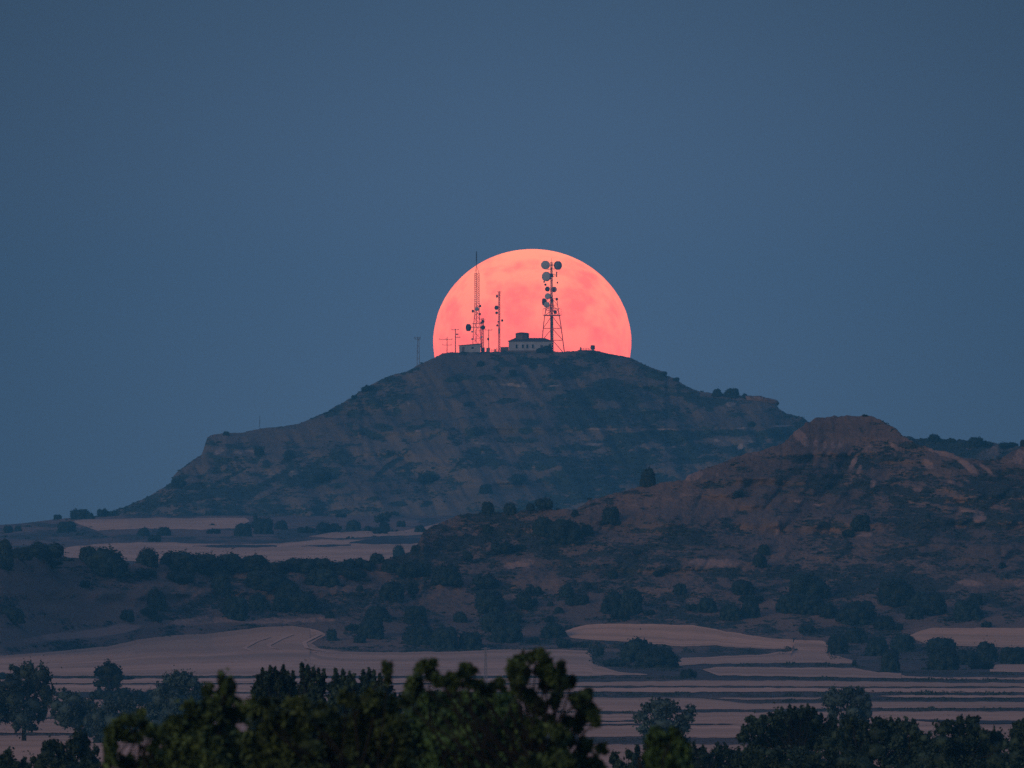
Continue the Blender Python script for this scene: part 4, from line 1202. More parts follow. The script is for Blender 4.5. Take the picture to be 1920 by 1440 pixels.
# pale trees in the valley (about 2.2 km away)
VD = 2250.0
tree("valley_tree", "big ragged blue-green tree at the left edge of the valley fields",
     [(46, 1262, 20, 16), (58, 1250, 8, 12), (30, 1254, 12, 8), (76, 1266, 20, 16), (86, 1272, 12, 14), (20, 1282, 26, 14), (60, 1286, 30, 20), (86, 1300, 18, 24), (30, 1310, 30, 24), (60, 1322, 28, 22),
      (8, 1320, 22, 26), (78, 1338, 14, 18), (44, 1348, 24, 18), (20, 1344, 18, 14), (0, 1290, 20, 20), (56, 1364, 14, 10), (30, 1362, 10, 10), (-10, 1330, 20, 24), (-20, 1290, 20, 20)],
     VD, gz(45, VD), 0.17, 17550, M['mid'], 45, 0.28, seed=51, shell=0.75)
tree("valley_tree", "rounded blue-green tree right of the ragged one at the left edge",
     [(120, 1304, 18, 12), (138, 1312, 22, 14), (106, 1322, 16, 16), (130, 1330, 26, 20), (155, 1332, 22, 20), (115, 1345, 18, 14), (145, 1352, 24, 20), (166, 1350, 18, 20), (170, 1322, 14, 12), (120, 1358, 14, 8), (160, 1372, 16, 12)],
     VD + 20, gz(140, VD), 0.17, 12150, M['mid'], 150, 0.26, seed=52, shell=0.75)
tree("valley_tree", "dark solid tree rising alone against the left field behind the valley trees",
     [(205, 1254, 16, 11), (190, 1258, 15, 9), (219, 1258, 10, 11), (205, 1270, 22, 14), (220, 1272, 10, 14), (192, 1280, 12, 8), (210, 1283, 18, 9), (184, 1262, 8, 6), (183, 1283, 8, 6)],
     3000.0, gz(200, 3000), 0.22, 5000, M['bush'], 205, 0.3, seed=53, shell=0.85, core_f=0.8)
tree("valley_tree", "broad pale blue-green domed tree behind the front hedge trees at left",
     [(338, 1270, 22, 12), (318, 1276, 20, 12), (360, 1278, 20, 14), (335, 1290, 34, 18), (305, 1294, 18, 14), (372, 1294, 14, 16), (300, 1312, 26, 20), (335, 1316, 34, 22), (368, 1316, 20, 22), (285, 1332, 28, 22), (320, 1340, 34, 24), (360, 1344, 28, 26), (300, 1362, 34, 20), (345, 1368, 34, 22)],
     VD - 60, gz(330, VD), 0.17, 20250, M['mid'], 330, 0.3, seed=54, shell=0.75)
tree("valley_tree", "deep blue tree filling the gap between the rounded and the domed valley trees",
     [(205, 1330, 28, 18), (240, 1328, 26, 18), (185, 1345, 20, 18), (215, 1352, 34, 22), (250, 1350, 26, 22), (195, 1374, 26, 16), (230, 1376, 30, 16), (185, 1388, 16, 8)],
     VD - 40, gz(215, VD) - 0.4, 0.17, 13500, M['mid'], 215, 0.28, seed=55, shell=0.75)
tree("valley_tree", "fan-shaped blue-green tree alone on the right hand near field",
     [(1234, 1320, 20, 10), (1250, 1318, 14, 8), (1215, 1328, 14, 10), (1262, 1328, 16, 12), (1240, 1336, 30, 16), (1204, 1344, 16, 12), (1296, 1330, 12, 8), (1290, 1342, 12, 12), (1278, 1350, 20, 12), (1240, 1356, 36, 16),
      (1204, 1366, 14, 10), (1280, 1364, 20, 10), (1250, 1374, 34, 14), (1220, 1380, 20, 14), (1260, 1392, 30, 14), (1230, 1400, 24, 14)],
     1750.0, gz(1245, 1750), 0.14, 14000, M['mid'], 1245, 0.24, seed=56, shell=0.75)
tree("valley_tree", "wispy blue-green tree with gaps behind the right hedge trees",
     [(1560, 1303, 18, 12), (1590, 1298, 20, 8), (1612, 1298, 12, 10), (1575, 1310, 28, 12), (1610, 1312, 22, 14), (1556, 1318, 14, 8), (1625, 1322, 14, 16), (1562, 1338, 12, 20), (1600, 1335, 22, 18), (1628, 1338, 12, 12), (1590, 1356, 24, 16), (1620, 1356, 14, 14)],
     1900.0, gz(1590, 1900), 0.15, 10000, M['mid'], 1585, 0.24, seed=57, shell=0.72, core_f=0.7)

# dark hedge trees, 550-750 m away
def hedge(label, clumps, d, n, trunk, seed, mat='back_leaf', leaf=0.105, core_f=0.72, shell=0.4):
    d = d * 1.6
    tree("hedge_tree", label, clumps, d, gz(trunk, d), leaf, int(n * 2.2), M[mat], trunk, 0.13, "dark trees along the near field edge", seed=seed, core_f=core_f, shell=shell)
hedge("dark tree at the bottom left corner with one pointed tip",
      [(16, 1412, 8, 8), (12, 1424, 16, 12), (30, 1436, 14, 12), (0, 1440, 22, 20), (20, 1460, 30, 24), (44, 1428, 7, 9), (48, 1444, 12, 14), (-20, 1440, 20, 20), (10, 1490, 40, 30), (40, 1500, 30, 30)], 640, 4200, 15, 61)
hedge("dark twin-topped tree low at left beside the blurred foliage",
      [(86, 1400, 8, 14), (98, 1398, 10, 12), (112, 1404, 14, 14), (90, 1416, 18, 16), (146, 1384, 9, 16), (158, 1392, 10, 16), (140, 1400, 16, 18), (120, 1424, 24, 20), (160, 1416, 18, 20), (78, 1432, 18, 18), (180, 1408, 8, 8),
       (175, 1432, 18, 20), (130, 1450, 40, 30), (90, 1470, 40, 30), (170, 1470, 40, 30), (130, 1500, 50, 36)], 640, 8500, 125, 62)
def shoots(lst, w, h):
    out = []
    for x, y in lst:
        out += [(x, y + h * 1.3, w, h * 0.8), (x + 0.5, y + h * 0.6, w * 0.6, h * 0.6), (x, y + h * 0.15, w * 0.3, h * 0.4)]
    return out
hedge("tall spiky-topped dark tree behind the blurred foliage, left one",
      shoots([(492, 1256), (507, 1250), (516, 1254), (531, 1250), (540, 1262), (549, 1262)], 5.5, 13) + shoots([(484, 1268), (500, 1266), (524, 1264)], 8, 18)
      + [(490, 1290, 16, 18), (512, 1290, 16, 20), (534, 1290, 16, 20), (550, 1296, 10, 16), (500, 1320, 28, 24), (535, 1322, 26, 24), (515, 1350, 40, 28), (480, 1350, 30, 28), (545, 1356, 30, 28), (515, 1390, 50, 34), (515, 1440, 60, 40)], 560, 11000, 515, 63)
hedge("spiky-topped dark tree behind the blurred foliage, highest and middle one",
      shoots([(566, 1242), (577, 1248), (588, 1253), (597, 1255), (607, 1258)], 4.5, 14) + shoots([(570, 1262), (582, 1266), (602, 1270)], 7, 18)
      + [(572, 1290, 14, 18), (590, 1296, 14, 16), (604, 1292, 8, 14), (580, 1320, 22, 22), (600, 1330, 18, 22), (585, 1360, 34, 28), (590, 1400, 40, 34), (590, 1445, 50, 40)], 575, 8500, 588, 64)
hedge("spiky-topped dark tree behind the blurred foliage, right and broadest one",
      shoots([(629, 1257), (643, 1257), (655, 1263), (662, 1265), (681, 1258), (692, 1256), (700, 1258), (712, 1266)], 5.5, 12) + shoots([(633, 1272), (648, 1272), (685, 1270), (698, 1272), (715, 1280)], 9, 16)
      + [(630, 1294, 16, 16), (652, 1292, 18, 16), (676, 1292, 16, 14), (700, 1292, 18, 16), (722, 1298, 14, 16), (640, 1316, 24, 20), (672, 1314, 26, 20), (708, 1318, 26, 22), (730, 1318, 16, 16), (650, 1346, 34, 26), (700, 1350, 40, 28), (740, 1346, 24, 24), (680, 1390, 60, 36), (690, 1440, 70, 40)], 560, 13000, 680, 65)
hedge("large dark tree with feathery domed top on the right hand hedge",
      shoots([(1456, 1332), (1466, 1328), (1480, 1322), (1490, 1326), (1502, 1326), (1514, 1322), (1524, 1326)], 5, 10)
      + [(1410, 1350, 12, 8), (1430, 1350, 12, 10), (1450, 1348, 16, 14), (1480, 1344, 20, 14), (1510, 1342, 20, 14), (1530, 1352, 18, 16), (1400, 1366, 12, 8), (1396, 1380, 14, 12), (1424, 1368, 20, 16), (1456, 1370, 26, 20), (1490, 1368, 28, 22), (1525, 1372, 26, 22),
         (1552, 1366, 20, 16), (1562, 1356, 10, 8), (1570, 1378, 16, 14), (1430, 1392, 26, 14), (1470, 1396, 34, 16), (1510, 1396, 34, 16), (1550, 1394, 26, 16), (1500, 1415, 40, 16), (1470, 1440, 50, 20)], 690, 14000, 1500, 66)
hedge("bushy dark tree right of the feathery one, under the wispy valley tree",
      [(1588, 1352, 10, 10), (1600, 1348, 10, 10), (1596, 1364, 16, 14), (1620, 1358, 14, 10), (1585, 1380, 18, 16), (1615, 1378, 22, 18), (1640, 1360, 10, 12), (1650, 1352, 12, 8), (1645, 1376, 22, 20), (1600, 1404, 34, 20), (1640, 1408, 34, 22), (1610, 1440, 50, 30)], 700, 8500, 1615, 67)
hedge("dark tree with two blunt tops in the middle of the right hand hedge",
      shoots([(1671, 1348), (1686, 1348), (1699, 1345), (1712, 1350)], 7, 9) + [(1672, 1366, 14, 14), (1694, 1364, 18, 14), (1714, 1372, 16, 14), (1735, 1384, 14, 12), (1680, 1388, 26, 20), (1715, 1394, 30, 20), (1745, 1398, 18, 14), (1690, 1425, 40, 26), (1735, 1425, 36, 24), (1710, 1460, 60, 36)], 700, 8500, 1700, 68)
hedge("broad dark tree with stepped crown near the right edge of the hedge",
      [(1776, 1358, 14, 8), (1800, 1352, 8, 8), (1818, 1350, 8, 7), (1830, 1350, 10, 8), (1770, 1370, 18, 14), (1800, 1368, 20, 14), (1826, 1366, 16, 14), (1846, 1380, 12, 12), (1765, 1392, 24, 18), (1800, 1394, 32, 22), (1838, 1398, 26, 20), (1862, 1378, 7, 10), (1872, 1384, 10, 12), (1868, 1402, 18, 18), (1885, 1396, 10, 12), (1780, 1425, 40, 26), (1830, 1430, 44, 26), (1870, 1430, 30, 26), (1820, 1465, 60, 36)], 690, 12000, 1815, 69)
hedge("dark tree cut by the right picture edge at the bottom",
      [(1915, 1358, 14, 9), (1908, 1370, 14, 14), (1930, 1372, 18, 16), (1905, 1392, 18, 18), (1930, 1396, 24, 22), (1910, 1420, 26, 22), (1940, 1425, 30, 26), (1915, 1460, 40, 34)], 680, 6000, 1925, 70)
hedge("low loose dark shrubby tree with thin upright twigs left of the feathery tree",
      shoots([(1195, 1400), (1300, 1392), (1318, 1398), (1345, 1392), (1360, 1396), (1385, 1402)], 5, 10) + [(1300, 1410, 14, 10), (1320, 1416, 16, 12), (1350, 1412, 18, 12), (1380, 1420, 18, 12), (1405, 1410, 10, 14), (1300, 1432, 30, 16), (1340, 1436, 34, 16), (1390, 1436, 34, 16), (1340, 1465, 60, 24)], 700, 6500, 1340, 71)
hedge("leafy green mound in front of the feathery dark tree",
      [(1420, 1408, 22, 10), (1450, 1414, 22, 12), (1410, 1426, 34, 16), (1460, 1432, 34, 14), (1560, 1418, 24, 10), (1530, 1430, 30, 14), (1580, 1430, 30, 14), (1500, 1436, 30, 10), (1420, 1455, 50, 24), (1540, 1460, 70, 24)], 600, 8000, 1480, 72)
hedge("small dark shrubby tree at the bottom right of the blurred foliage",
      [(1152, 1424, 8, 12), (1178, 1414, 8, 8), (1190, 1420, 10, 10), (1195, 1406, 5, 8), (1160, 1440, 14, 14), (1190, 1438, 18, 14), (1215, 1425, 14, 16), (1175, 1465, 40, 24)], 640, 3200, 1185, 73)
hedge("dark low trees behind the gap of the blurred foliage",
      [(760, 1318, 20, 14), (790, 1312, 20, 14), (820, 1312, 22, 14), (860, 1316, 26, 16), (900, 1316, 20, 14), (930, 1318, 22, 16), (960, 1330, 20, 16), (780, 1340, 34, 22), (840, 1344, 44, 24), (910, 1346, 44, 26), (970, 1360, 26, 24), (800, 1385, 50, 30), (880, 1390, 60, 34), (960, 1400, 50, 34), (850, 1440, 90, 40)], 540, 12000, 860, 74)

# out-of-focus trees in front, about 300 m away
def front(label, clumps, d, n, trunk, seed, core_f=0.0, shell=0.35, leaf=0.052):
    tree("broadleaf_tree", label, clumps, d, gz(trunk, d), leaf, int(n * 2.4), M['near_leaf'], trunk, 0.07, "out of focus trees nearest the camera", seed=seed, core_f=core_f, shell=shell, aspect=1.9)
front("blurred green tree at the left of the nearest foliage with see-through gaps",
      [(215, 1366, 18, 16), (240, 1352, 18, 10), (262, 1340, 8, 12), (268, 1362, 14, 14), (232, 1376, 20, 12), (208, 1392, 12, 16), (250, 1384, 18, 10), (288, 1372, 18, 14), (290, 1400, 14, 20), (212, 1420, 14, 20), (240, 1432, 18, 14), (270, 1430, 14, 12), (300, 1426, 20, 18), (240, 1460, 40, 22), (300, 1460, 40, 24)],
      300, 3600, 255, 81)
front("blurred yellow-green tree with a knob-like top left of the centre",
      [(390, 1300, 10, 14), (420, 1280, 14, 16), (432, 1288, 12, 16), (412, 1304, 18, 16), (395, 1318, 18, 14), (430, 1316, 16, 18), (360, 1330, 20, 14), (390, 1342, 28, 18), (430, 1342, 26, 20), (340, 1356, 24, 14), (318, 1366, 18, 12), (370, 1366, 34, 18), (420, 1372, 38, 22), (330, 1390, 30, 20),
       (380, 1398, 40, 24), (440, 1404, 40, 24), (330, 1424, 36, 24), (390, 1434, 46, 26), (460, 1440, 40, 26), (350, 1465, 60, 26), (440, 1470, 60, 30)],
      310, 12000, 400, 82, core_f=0.55, shell=0.5)
front("blurred leafy tree in the middle of the nearest foliage",
      [(725, 1254, 9, 13), (728, 1272, 4, 12), (500, 1318, 20, 14), (470, 1330, 24, 18), (510, 1344, 28, 20), (560, 1322, 26, 16), (600, 1340, 30, 18), (650, 1312, 24, 14), (690, 1318, 28, 18), (730, 1326, 22, 18), (550, 1360, 40, 24), (620, 1366, 46, 24), (690, 1356, 46, 26), (740, 1366, 30, 26), (500, 1390, 46, 28),
       (580, 1404, 56, 30), (670, 1402, 60, 32), (740, 1410, 46, 30), (520, 1440, 60, 30), (620, 1450, 70, 32), (720, 1450, 60, 34), (560, 1480, 80, 36), (680, 1485, 80, 36)],
      305, 26000, 620, 83, core_f=0.6, shell=0.5)
front("blurred loose tree with several upright sprays at the right of the nearest foliage",
      [(798, 1250, 8, 10), (786, 1256, 10, 8), (812, 1244, 5, 8), (806, 1266, 8, 12), (820, 1274, 9, 12), (782, 1280, 10, 14), (770, 1296, 12, 16), (760, 1310, 10, 12), (872, 1252, 7, 9), (882, 1258, 10, 8), (866, 1264, 8, 9), (850, 1270, 10, 7), (836, 1276, 10, 9), (850, 1286, 12, 8), (880, 1282, 12, 9), (896, 1284, 10, 8),
       (935, 1282, 10, 9), (915, 1292, 14, 10), (960, 1256, 10, 12), (972, 1246, 10, 14), (978, 1238, 6, 10), (966, 1272, 12, 14), (982, 1266, 10, 18), (975, 1290, 14, 14), (995, 1232, 8, 9), (1004, 1226, 8, 8), (1016, 1228, 6, 10), (1024, 1248, 10, 12), (1012, 1258, 9, 10), (1034, 1260, 9, 14), (1040, 1274, 8, 12),
       (1050, 1252, 7, 12), (1054, 1270, 7, 16), (1026, 1284, 12, 10), (1044, 1296, 12, 14), (1068, 1284, 10, 6), (1072, 1276, 6, 6), (990, 1304, 12, 12), (1002, 1318, 14, 10), (1014, 1330, 14, 10), (1038, 1316, 12, 10), (1076, 1308, 10, 7), (1092, 1308, 14, 10), (1104, 1300, 6, 8), (1086, 1324, 12, 9), (1108, 1334, 10, 12), (1092, 1342, 12, 10),
       (1116, 1350, 9, 12), (1064, 1352, 10, 10), (1080, 1362, 12, 10), (1046, 1372, 16, 14), (1028, 1352, 10, 10), (1000, 1352, 12, 12), (1010, 1374, 14, 12), (1060, 1390, 16, 12), (1095, 1400, 16, 10), (1084, 1424, 20, 16), (1040, 1410, 24, 18), (1050, 1440, 30, 20), (1000, 1404, 22, 18), (1004, 1436, 30, 22), (1096, 1448, 24, 18), (1130, 1404, 12, 6), (1120, 1440, 14, 12)],
      300, 11000, 990, 84, shell=0.3, leaf=0.062)
front("blurred leafy low tree below the upright sprays at the centre right",
      [(800, 1310, 20, 14), (840, 1312, 24, 14), (880, 1312, 26, 16), (920, 1310, 18, 12), (945, 1310, 16, 16), (790, 1336, 30, 20), (840, 1340, 36, 20), (900, 1338, 40, 22), (955, 1340, 26, 24), (800, 1372, 40, 26), (870, 1376, 48, 28), (940, 1380, 40, 30), (980, 1388, 20, 24), (800, 1416, 46, 30), (880, 1424, 56, 32), (960, 1426, 44, 32), (830, 1465, 60, 34), (930, 1470, 66, 36)],
      315, 19000, 880, 85, core_f=0.55, shell=0.5)
front("small blurred yellow-green tree with tufted top right of the centre",
      [(1230, 1374, 10, 8), (1238, 1380, 10, 10), (1222, 1384, 10, 8), (1262, 1376, 9, 9), (1272, 1384, 6, 6), (1256, 1388, 10, 8), (1232, 1398, 16, 12), (1262, 1402, 16, 12), (1284, 1398, 8, 10), (1225, 1416, 16, 14), (1255, 1420, 24, 16), (1280, 1418, 14, 14), (1240, 1445, 34, 18), (1270, 1445, 30, 18)],
      290, 4200, 1250, 86, core_f=0.3, shell=0.45)

# ------------------------------------------------------------------ low scrub and grass tufts nobody could count
def tufts(name, key, n, size_px, seed, lo=0.45, region=None, h=0.75):
    rng = np.random.default_rng(seed)
    L = LAND[key]
    nr, nc = L['X'].shape
    i = rng.integers(2, nr, n * 6)
    j = rng.integers(0, nc, n * 6)
    ok = (L['px'][j] > -60) & (L['px'][j] < 1980)
    c = L['cov'][i, j] - 0.9 * np.maximum(0, L['soil'][i, j])
    ok &= (c + 0.35 * (rng.random(len(i)) - 0.5)) > lo
    if region is not None:
        ok &= region(L['px'][j], L['Y'][i, j])
    i, j = i[ok][:n], j[ok][:n]
    P = np.stack([L['X'][i, j], L['D'][i, j], L['Z'][i, j]], 1)
    s = K * P[:, 1:2] * size_px * (0.45 + rng.random((len(P), 1)) ** 2 * 1.3)
    m = 14
    d = rng.normal(size=(len(P), m, 3))
    d /= np.linalg.norm(d, axis=2)[..., None]
    d[..., 2] = np.abs(d[..., 2]) * h
    c = P[:, None] + d * s[:, None] * np.array([0.62, 0.5, 0.36])
    nrm = d + 0.6 * rng.normal(size=d.shape)
    nrm /= np.linalg.norm(nrm, axis=2)[..., None]
    a = np.cross(nrm, rng.normal(size=d.shape))
    a /= np.linalg.norm(a, axis=2)[..., None]
    b = np.cross(nrm, a)
    q = s[:, None] * 0.30
    V = np.stack([c - a * q, c + b * q * .7, c + a * q, c - b * q * .7], 2).reshape(-1, 3)
    F = np.arange(len(V)).reshape(-1, 4)
    o = link(name, mesh_np(name, V, F, M['scrub']))
    tag(o, None, None, None, "stuff")
tufts("scrub", 'E', 7500, 4.2, 301, 0.52)
field_edge = curve([(0, 1230), (130, 1219), (200, 1211), (260, 1199), (330, 1191), (400, 1187), (450, 1181), (500, 1175), (590, 1174), (615, 1186), (640, 1218), (860, 1218), (1050, 1212),
                    (1062, 1184), (1100, 1170), (1250, 1167), (1350, 1178), (1500, 1196), (1600, 1203), (1680, 1200), (1720, 1183), (1760, 1176), (1920, 1176)])
tufts("scrub", 'F', 8000, 4.6, 302, 0.50, lambda px, y: y < field_edge(px) - 2)
tufts("scrub", 'R', 1500, 6.5, 303, 0.55)
tufts("scrub", 'S', 700, 6.0, 304, 0.62, lambda px, y: (y > 985) & (y < 1011))

def bank_tufts(lines, seed):
    """rough grass and brambles along the field banks: (points, thickness in picture rows, tuft rows, number)"""
    rng = np.random.default_rng(seed)
    Vs = []
    for pts, thick, hh, n in lines:
        x = rng.uniform(pts[0][0], pts[-1][0], n)
        y = curve(pts)(x) + rng.uniform(-.5, .5, n) * thick
        dens = vnoise(x * 0.035, x * 0 + seed, 7)
        k = dens + 0.5 * rng.random(n) > 0.45
        x, y, dens = x[k], y[k], dens[k]
        X_, d, Z_ = surf('P', x, y)
        P = np.stack([X_, d, Z_], 1)
        s = (K * d * hh * (0.35 + 1.1 * rng.random(len(x)) ** 2) * (0.45 + dens))[:, None]
        m = 8
        dr = rng.normal(size=(len(x), m, 3))
        dr /= np.linalg.norm(dr, axis=2)[..., None]
        dr[..., 2] = np.abs(dr[..., 2])
        c = P[:, None] + dr * s[:, None] * np.array([1.6, 1.0, 0.8])
        nrm = dr + .6 * rng.normal(size=dr.shape)
        nrm /= np.linalg.norm(nrm, axis=2)[..., None]
        a = np.cross(nrm, rng.normal(size=dr.shape)); a /= np.linalg.norm(a, axis=2)[..., None]
        b = np.cross(nrm, a)
        q = s[:, None] * 0.42
        Vs.append(np.stack([c - a * q, c + b * q * .7, c + a * q, c - b * q * .7], 2).reshape(-1, 3))
    V = np.concatenate(Vs)
    o = link("bank_brush", mesh_np("bank_brush", V, np.arange(len(V)).reshape(-1, 4), M['scrub']))
    tag(o, None, None, None, "stuff")
bank_tufts([
    ([(-350, 1271), (1075, 1270.5)], 3, 3.0, 900), ([(-350, 1283.3), (1075, 1283)], 0.8, 0.9, 260), ([(-350, 1300), (1085, 1300)], 2, 1.6, 400),
    ([(-350, 1377.5), (160, 1377.5), (320, 1378)], 4, 3.2, 420), ([(300, 1379), (1090, 1393)], 4, 3, 300),
    ([(1075, 1272), (1290, 1272), (1345, 1270), (1500, 1274), (1640, 1275), (2200, 1279)], 4, 3.2, 1100),
    ([(1280, 1221), (1400, 1222), (1487, 1221)], 10, 4, 420), ([(1313, 1249), (1450, 1247), (1600, 1249), (1640, 1256)], 5, 3.2, 420),
    ([(1680, 1262), (1800, 1264), (2200, 1266)], 5, 3.2, 260), ([(1075, 1289), (2200, 1290)], 2, 1.5, 600),
    ([(1075, 1303), (1300, 1303), (1530, 1304), (1640, 1301), (2200, 1303)], 7, 3.4, 1300), ([(1400, 1316), (1530, 1314), (1640, 1312), (2200, 1313)], 4, 3.2, 620),
    ([(1040, 1337), (1200, 1337), (1310, 1333.5), (1450, 1333), (1640, 1331), (2200, 1331)], 4, 3.2, 900),
    ([(1085, 1389), (1200, 1389), (1310, 1391), (1640, 1394), (2200, 1399)], 7, 3.4, 700),
    ([(1110, 1230), (1160, 1240), (1270, 1245)], 30, 4.5, 700), ([(1060, 1210), (1250, 1216)], 9, 5, 300), ([(1555, 1224), (1700, 1225), (2200, 1240)], 26, 4.5, 800),
    ([(-350, 1237), (130, 1219), (200, 1211), (260, 1199), (400, 1187), (500, 1175), (590, 1180)], 1.2, 1.7, 500), ([(590, 1214), (720, 1222.5), (1050, 1217)], 3, 3.0, 420),
], 401)

# ------------------------------------------------------------------ the summit: house, shed, masts, poles
def crest_point(px, back=6.0):
    """a spot on the main hill's flat top, just behind its front edge"""
    L = LAND['E']
    xr, dr, zr = L['crest']
    d = float(np.interp(px, L['px'], dr)) + back
    z = float(np.interp(px, L['px'], zr)) - 0.012 * back
    return (px - 960) * K * d, d, z

class Site:
    """metres from picture positions round one standing point"""
    def __init__(s, px, back=6.0, dz=0.0):
        s.o = crest_point(px, back)
        s.px, s.d = px, s.o[1]
        s.s = K * s.d
        s.z0 = s.o[2] + dz
        s.org = (s.o[0], s.o[1], s.z0)
    def x(s, px):
        return (px - 960) * s.s
    def z(s, py):
        return EYE - (py - HOR) * s.s
    def p(s, px, py, y=0.0):
        return np.array([s.x(px), s.d + y, s.z(py)])

def dish(root, st, px, py, w_px, h_px, face, mat, y=0.0, depth=0.35, mount=None, rad=None):
    """drum antenna: shroud with a slightly domed front, on a bracket to the mast"""
    c = st.p(px, py, y)
    r = max(w_px, h_px) * 0.5 * st.s
    f = np.array(face, float)
    f /= np.linalg.norm(f)
    m = MB()
    D = r * 2 * depth
    m.lathe([(r * 0.35, -D * 0.75), (r * 0.85, -D * 0.45), (r, -D * 0.2), (r, D * 0.5)], c, f, 22)
    o = m.build("dish", mat, root, st.org)
    m = MB()
    m.lathe([(r * 0.97, D * 0.5 + 0.002), (r * 0.9, D * 0.56), (r * 0.55, D * 0.66), (r * 0.1, D * 0.7)], c, f, 22)
    rd = m.build("radome", rad or mat, o, st.org)
    rd.matrix_parent_inverse = o.matrix_world.inverted()
    if mount is not None:
        m = MB()
        m.tube(c - f * D * 0.7, np.array([st.x(mount), st.d, c[2]]), 0.09, 0.09, 6)
        m.build("bracket", M['steel'], o, st.org)
    return o

def lattice(m, st, levels, r_leg, r_brace, sides=3, rot=0.5, ring=True, diag='z'):
    """levels: (row, centre column, half width px)"""
    rings = []
    for py, cx, hw in levels:
        c = st.p(cx, py)
        R = hw * st.s / (math.cos(math.pi / 6) if sides == 3 else math.cos(math.pi / 4))
        rings.append([c + R * np.array([math.cos(rot + 2 * math.pi * k / sides), math.sin(rot + 2 * math.pi * k / sides), 0]) for k in range(sides)])
    for a, b in zip(rings[:-1], rings[1:]):
        for k in range(sides):
            k2 = (k + 1) % sides
            m.tube(a[k], b[k], r_leg, r_leg, 5)
            if diag == 'z':
                m.tube(a[k], b[k2], r_brace, r_brace, 4)
            elif diag == 'x':
                m.tube(a[k], b[k2], r_brace, r_brace, 4)
                m.tube(a[k2], b[k], r_brace, r_brace, 4)
            elif diag == 'a':
                top = (b[k] + b[k2]) / 2
                m.tube(a[k], top, r_brace, r_brace, 4)
                m.tube(a[k2], top, r_brace, r_brace, 4)
            if ring:
                m.tube(b[k], b[k2], r_brace, r_brace, 4)

def steps(y0, y1, n, cx0, cx1, w0, w1):
    return [(y0 + (y1 - y0) * k / n, cx0 + (cx1 - cx0) * k / n, w0 + (w1 - w0) * k / n) for k in range(n + 1)]

# --- tall guyed-looking lattice mast on the left
st = Site(893.5, 9)
mast = thing("lattice_mast", "tallest lattice mast with thin whip top and dishes left of the moon's centre", "radio mast", st.org, "masts on the hilltop")
m = MB(); lattice(m, st, steps(664, 606, 4, 893.5, 893.7, 8.5, 6.0), 0.13, 0.06, 3, 0.4); m.build("base_section", M['steel_red'], mast, st.org)
m = MB(); lattice(m, st, steps(606, 589, 2, 893.7, 894, 6.0, 4.2), 0.12, 0.06, 3, 0.4); lattice(m, st, steps(589, 569, 3, 894, 894, 4.2, 4.4), 0.11, 0.055, 3, 0.4); m.build("middle_section", M['steel_red'], mast, st.org)
for a_, b_, mt_ in ((569, 550, 'steel_white'), (550, 531, 'steel_red'), (531, 512.5, 'steel_red')):
    m = MB(); lattice(m, st, steps(a_, b_, 5, 894, 894, 4.4, 4.4), 0.08, 0.05, 3, 0.4); m.build("upper_section", M[mt_], mast, st.org)
m = MB()
for k in range(3):
    a = 0.4 + 2 * math.pi * k / 3
    m.tube(st.p(894, 512.5) + 0.9 * np.array([math.cos(a), math.sin(a), 0]), st.p(893.6, 498), 0.07, 0.05, 5)
m.build("spire", M['steel_red'], mast, st.org)
m = MB(); m.tube(st.p(893.6, 499), st.p(893.4, 490), 0.12, 0.12, 6); m.tube(st.p(893.4, 490), st.p(893.4, 471.5), 0.24, 0.2, 6); m.build("whip_antenna", M['dish_dark'], mast, st.org)
m = MB(); m.tube(st.p(879, 613.5), st.p(908, 613.5), 0.12, 0.12, 5); m.tube(st.p(885, 606.5), st.p(904, 606.5), 0.09, 0.09, 5); m.tube(st.p(890, 574), st.p(901, 574), 0.07, 0.07, 5); m.tube(st.p(886, 584), st.p(900, 589), 0.07, 0.07, 5); m.build("crossbar", M['steel'], mast, st.org)
dish(mast, st, 878.8, 614.2, 10.5, 13.5, (-0.9, -0.42, 0), M['dish_dark'], -0.5, 0.45)
dish(mast, st, 894.3, 579.5, 7.5, 7.5, (0.1, -1, 0), M['dish'], -1.4, 0.3)
dish(mast, st, 886.8, 583.4, 5.5, 5.5, (-0.8, -0.5, 0), M['dish_dark'], -0.5, 0.5)
dish(mast, st, 900.4, 573.8, 4.5, 4.5, (0.8, -0.4, 0), M['dish_dark'], -0.3, 0.5)
dish(mast, st, 899.6, 588.9, 4.5, 4.5, (0.7, -0.5, 0), M['dish_dark'], -0.3, 0.5)
dish(mast, st, 885.2, 622, 3.6, 3.6, (-0.5, -0.8, 0), M['dish'], -0.8, 0.4)
dish(mast, st, 885.0, 636, 3.4, 3.4, (-0.5, -0.8, 0), M['dish'], -0.8, 0.4)

st = Site(904.5, 7)
mast = thing("lattice_mast", "short lattice mast with dark dishes hard against the right of the tallest mast", "radio mast", st.org, "masts on the hilltop")
m = MB(); lattice(m, st, steps(664, 597, 11, 904.5, 904.5, 2.0, 1.8), 0.11, 0.055, 3, 0.2); m.build("lattice_shaft", M['steel_red'], mast, st.org)
m = MB(); m.tube(st.p(899, 598.5), st.p(911, 598.5), 0.06, 0.06, 5); m.tube(st.p(899, 607), st.p(907, 607), 0.06, 0.06, 5); m.tube(st.p(902, 611.5), st.p(910.5, 611.5), 0.06, 0.06, 5); m.build("crossbar", M['steel'], mast, st.org)
dish(mast, st, 905.3, 602.8, 6, 6, (0.5, -0.8, 0), M['dish_dark'], -0.6, 0.4)
dish(mast, st, 905.3, 614.2, 8, 8.5, (0.35, -0.9, 0), M['dish_dark'], -0.9, 0.4)
dish(mast, st, 902.4, 604.5, 3.5, 3.5, (-0.8, -0.5, 0), M['dish_dark'], -0.3, 0.4)
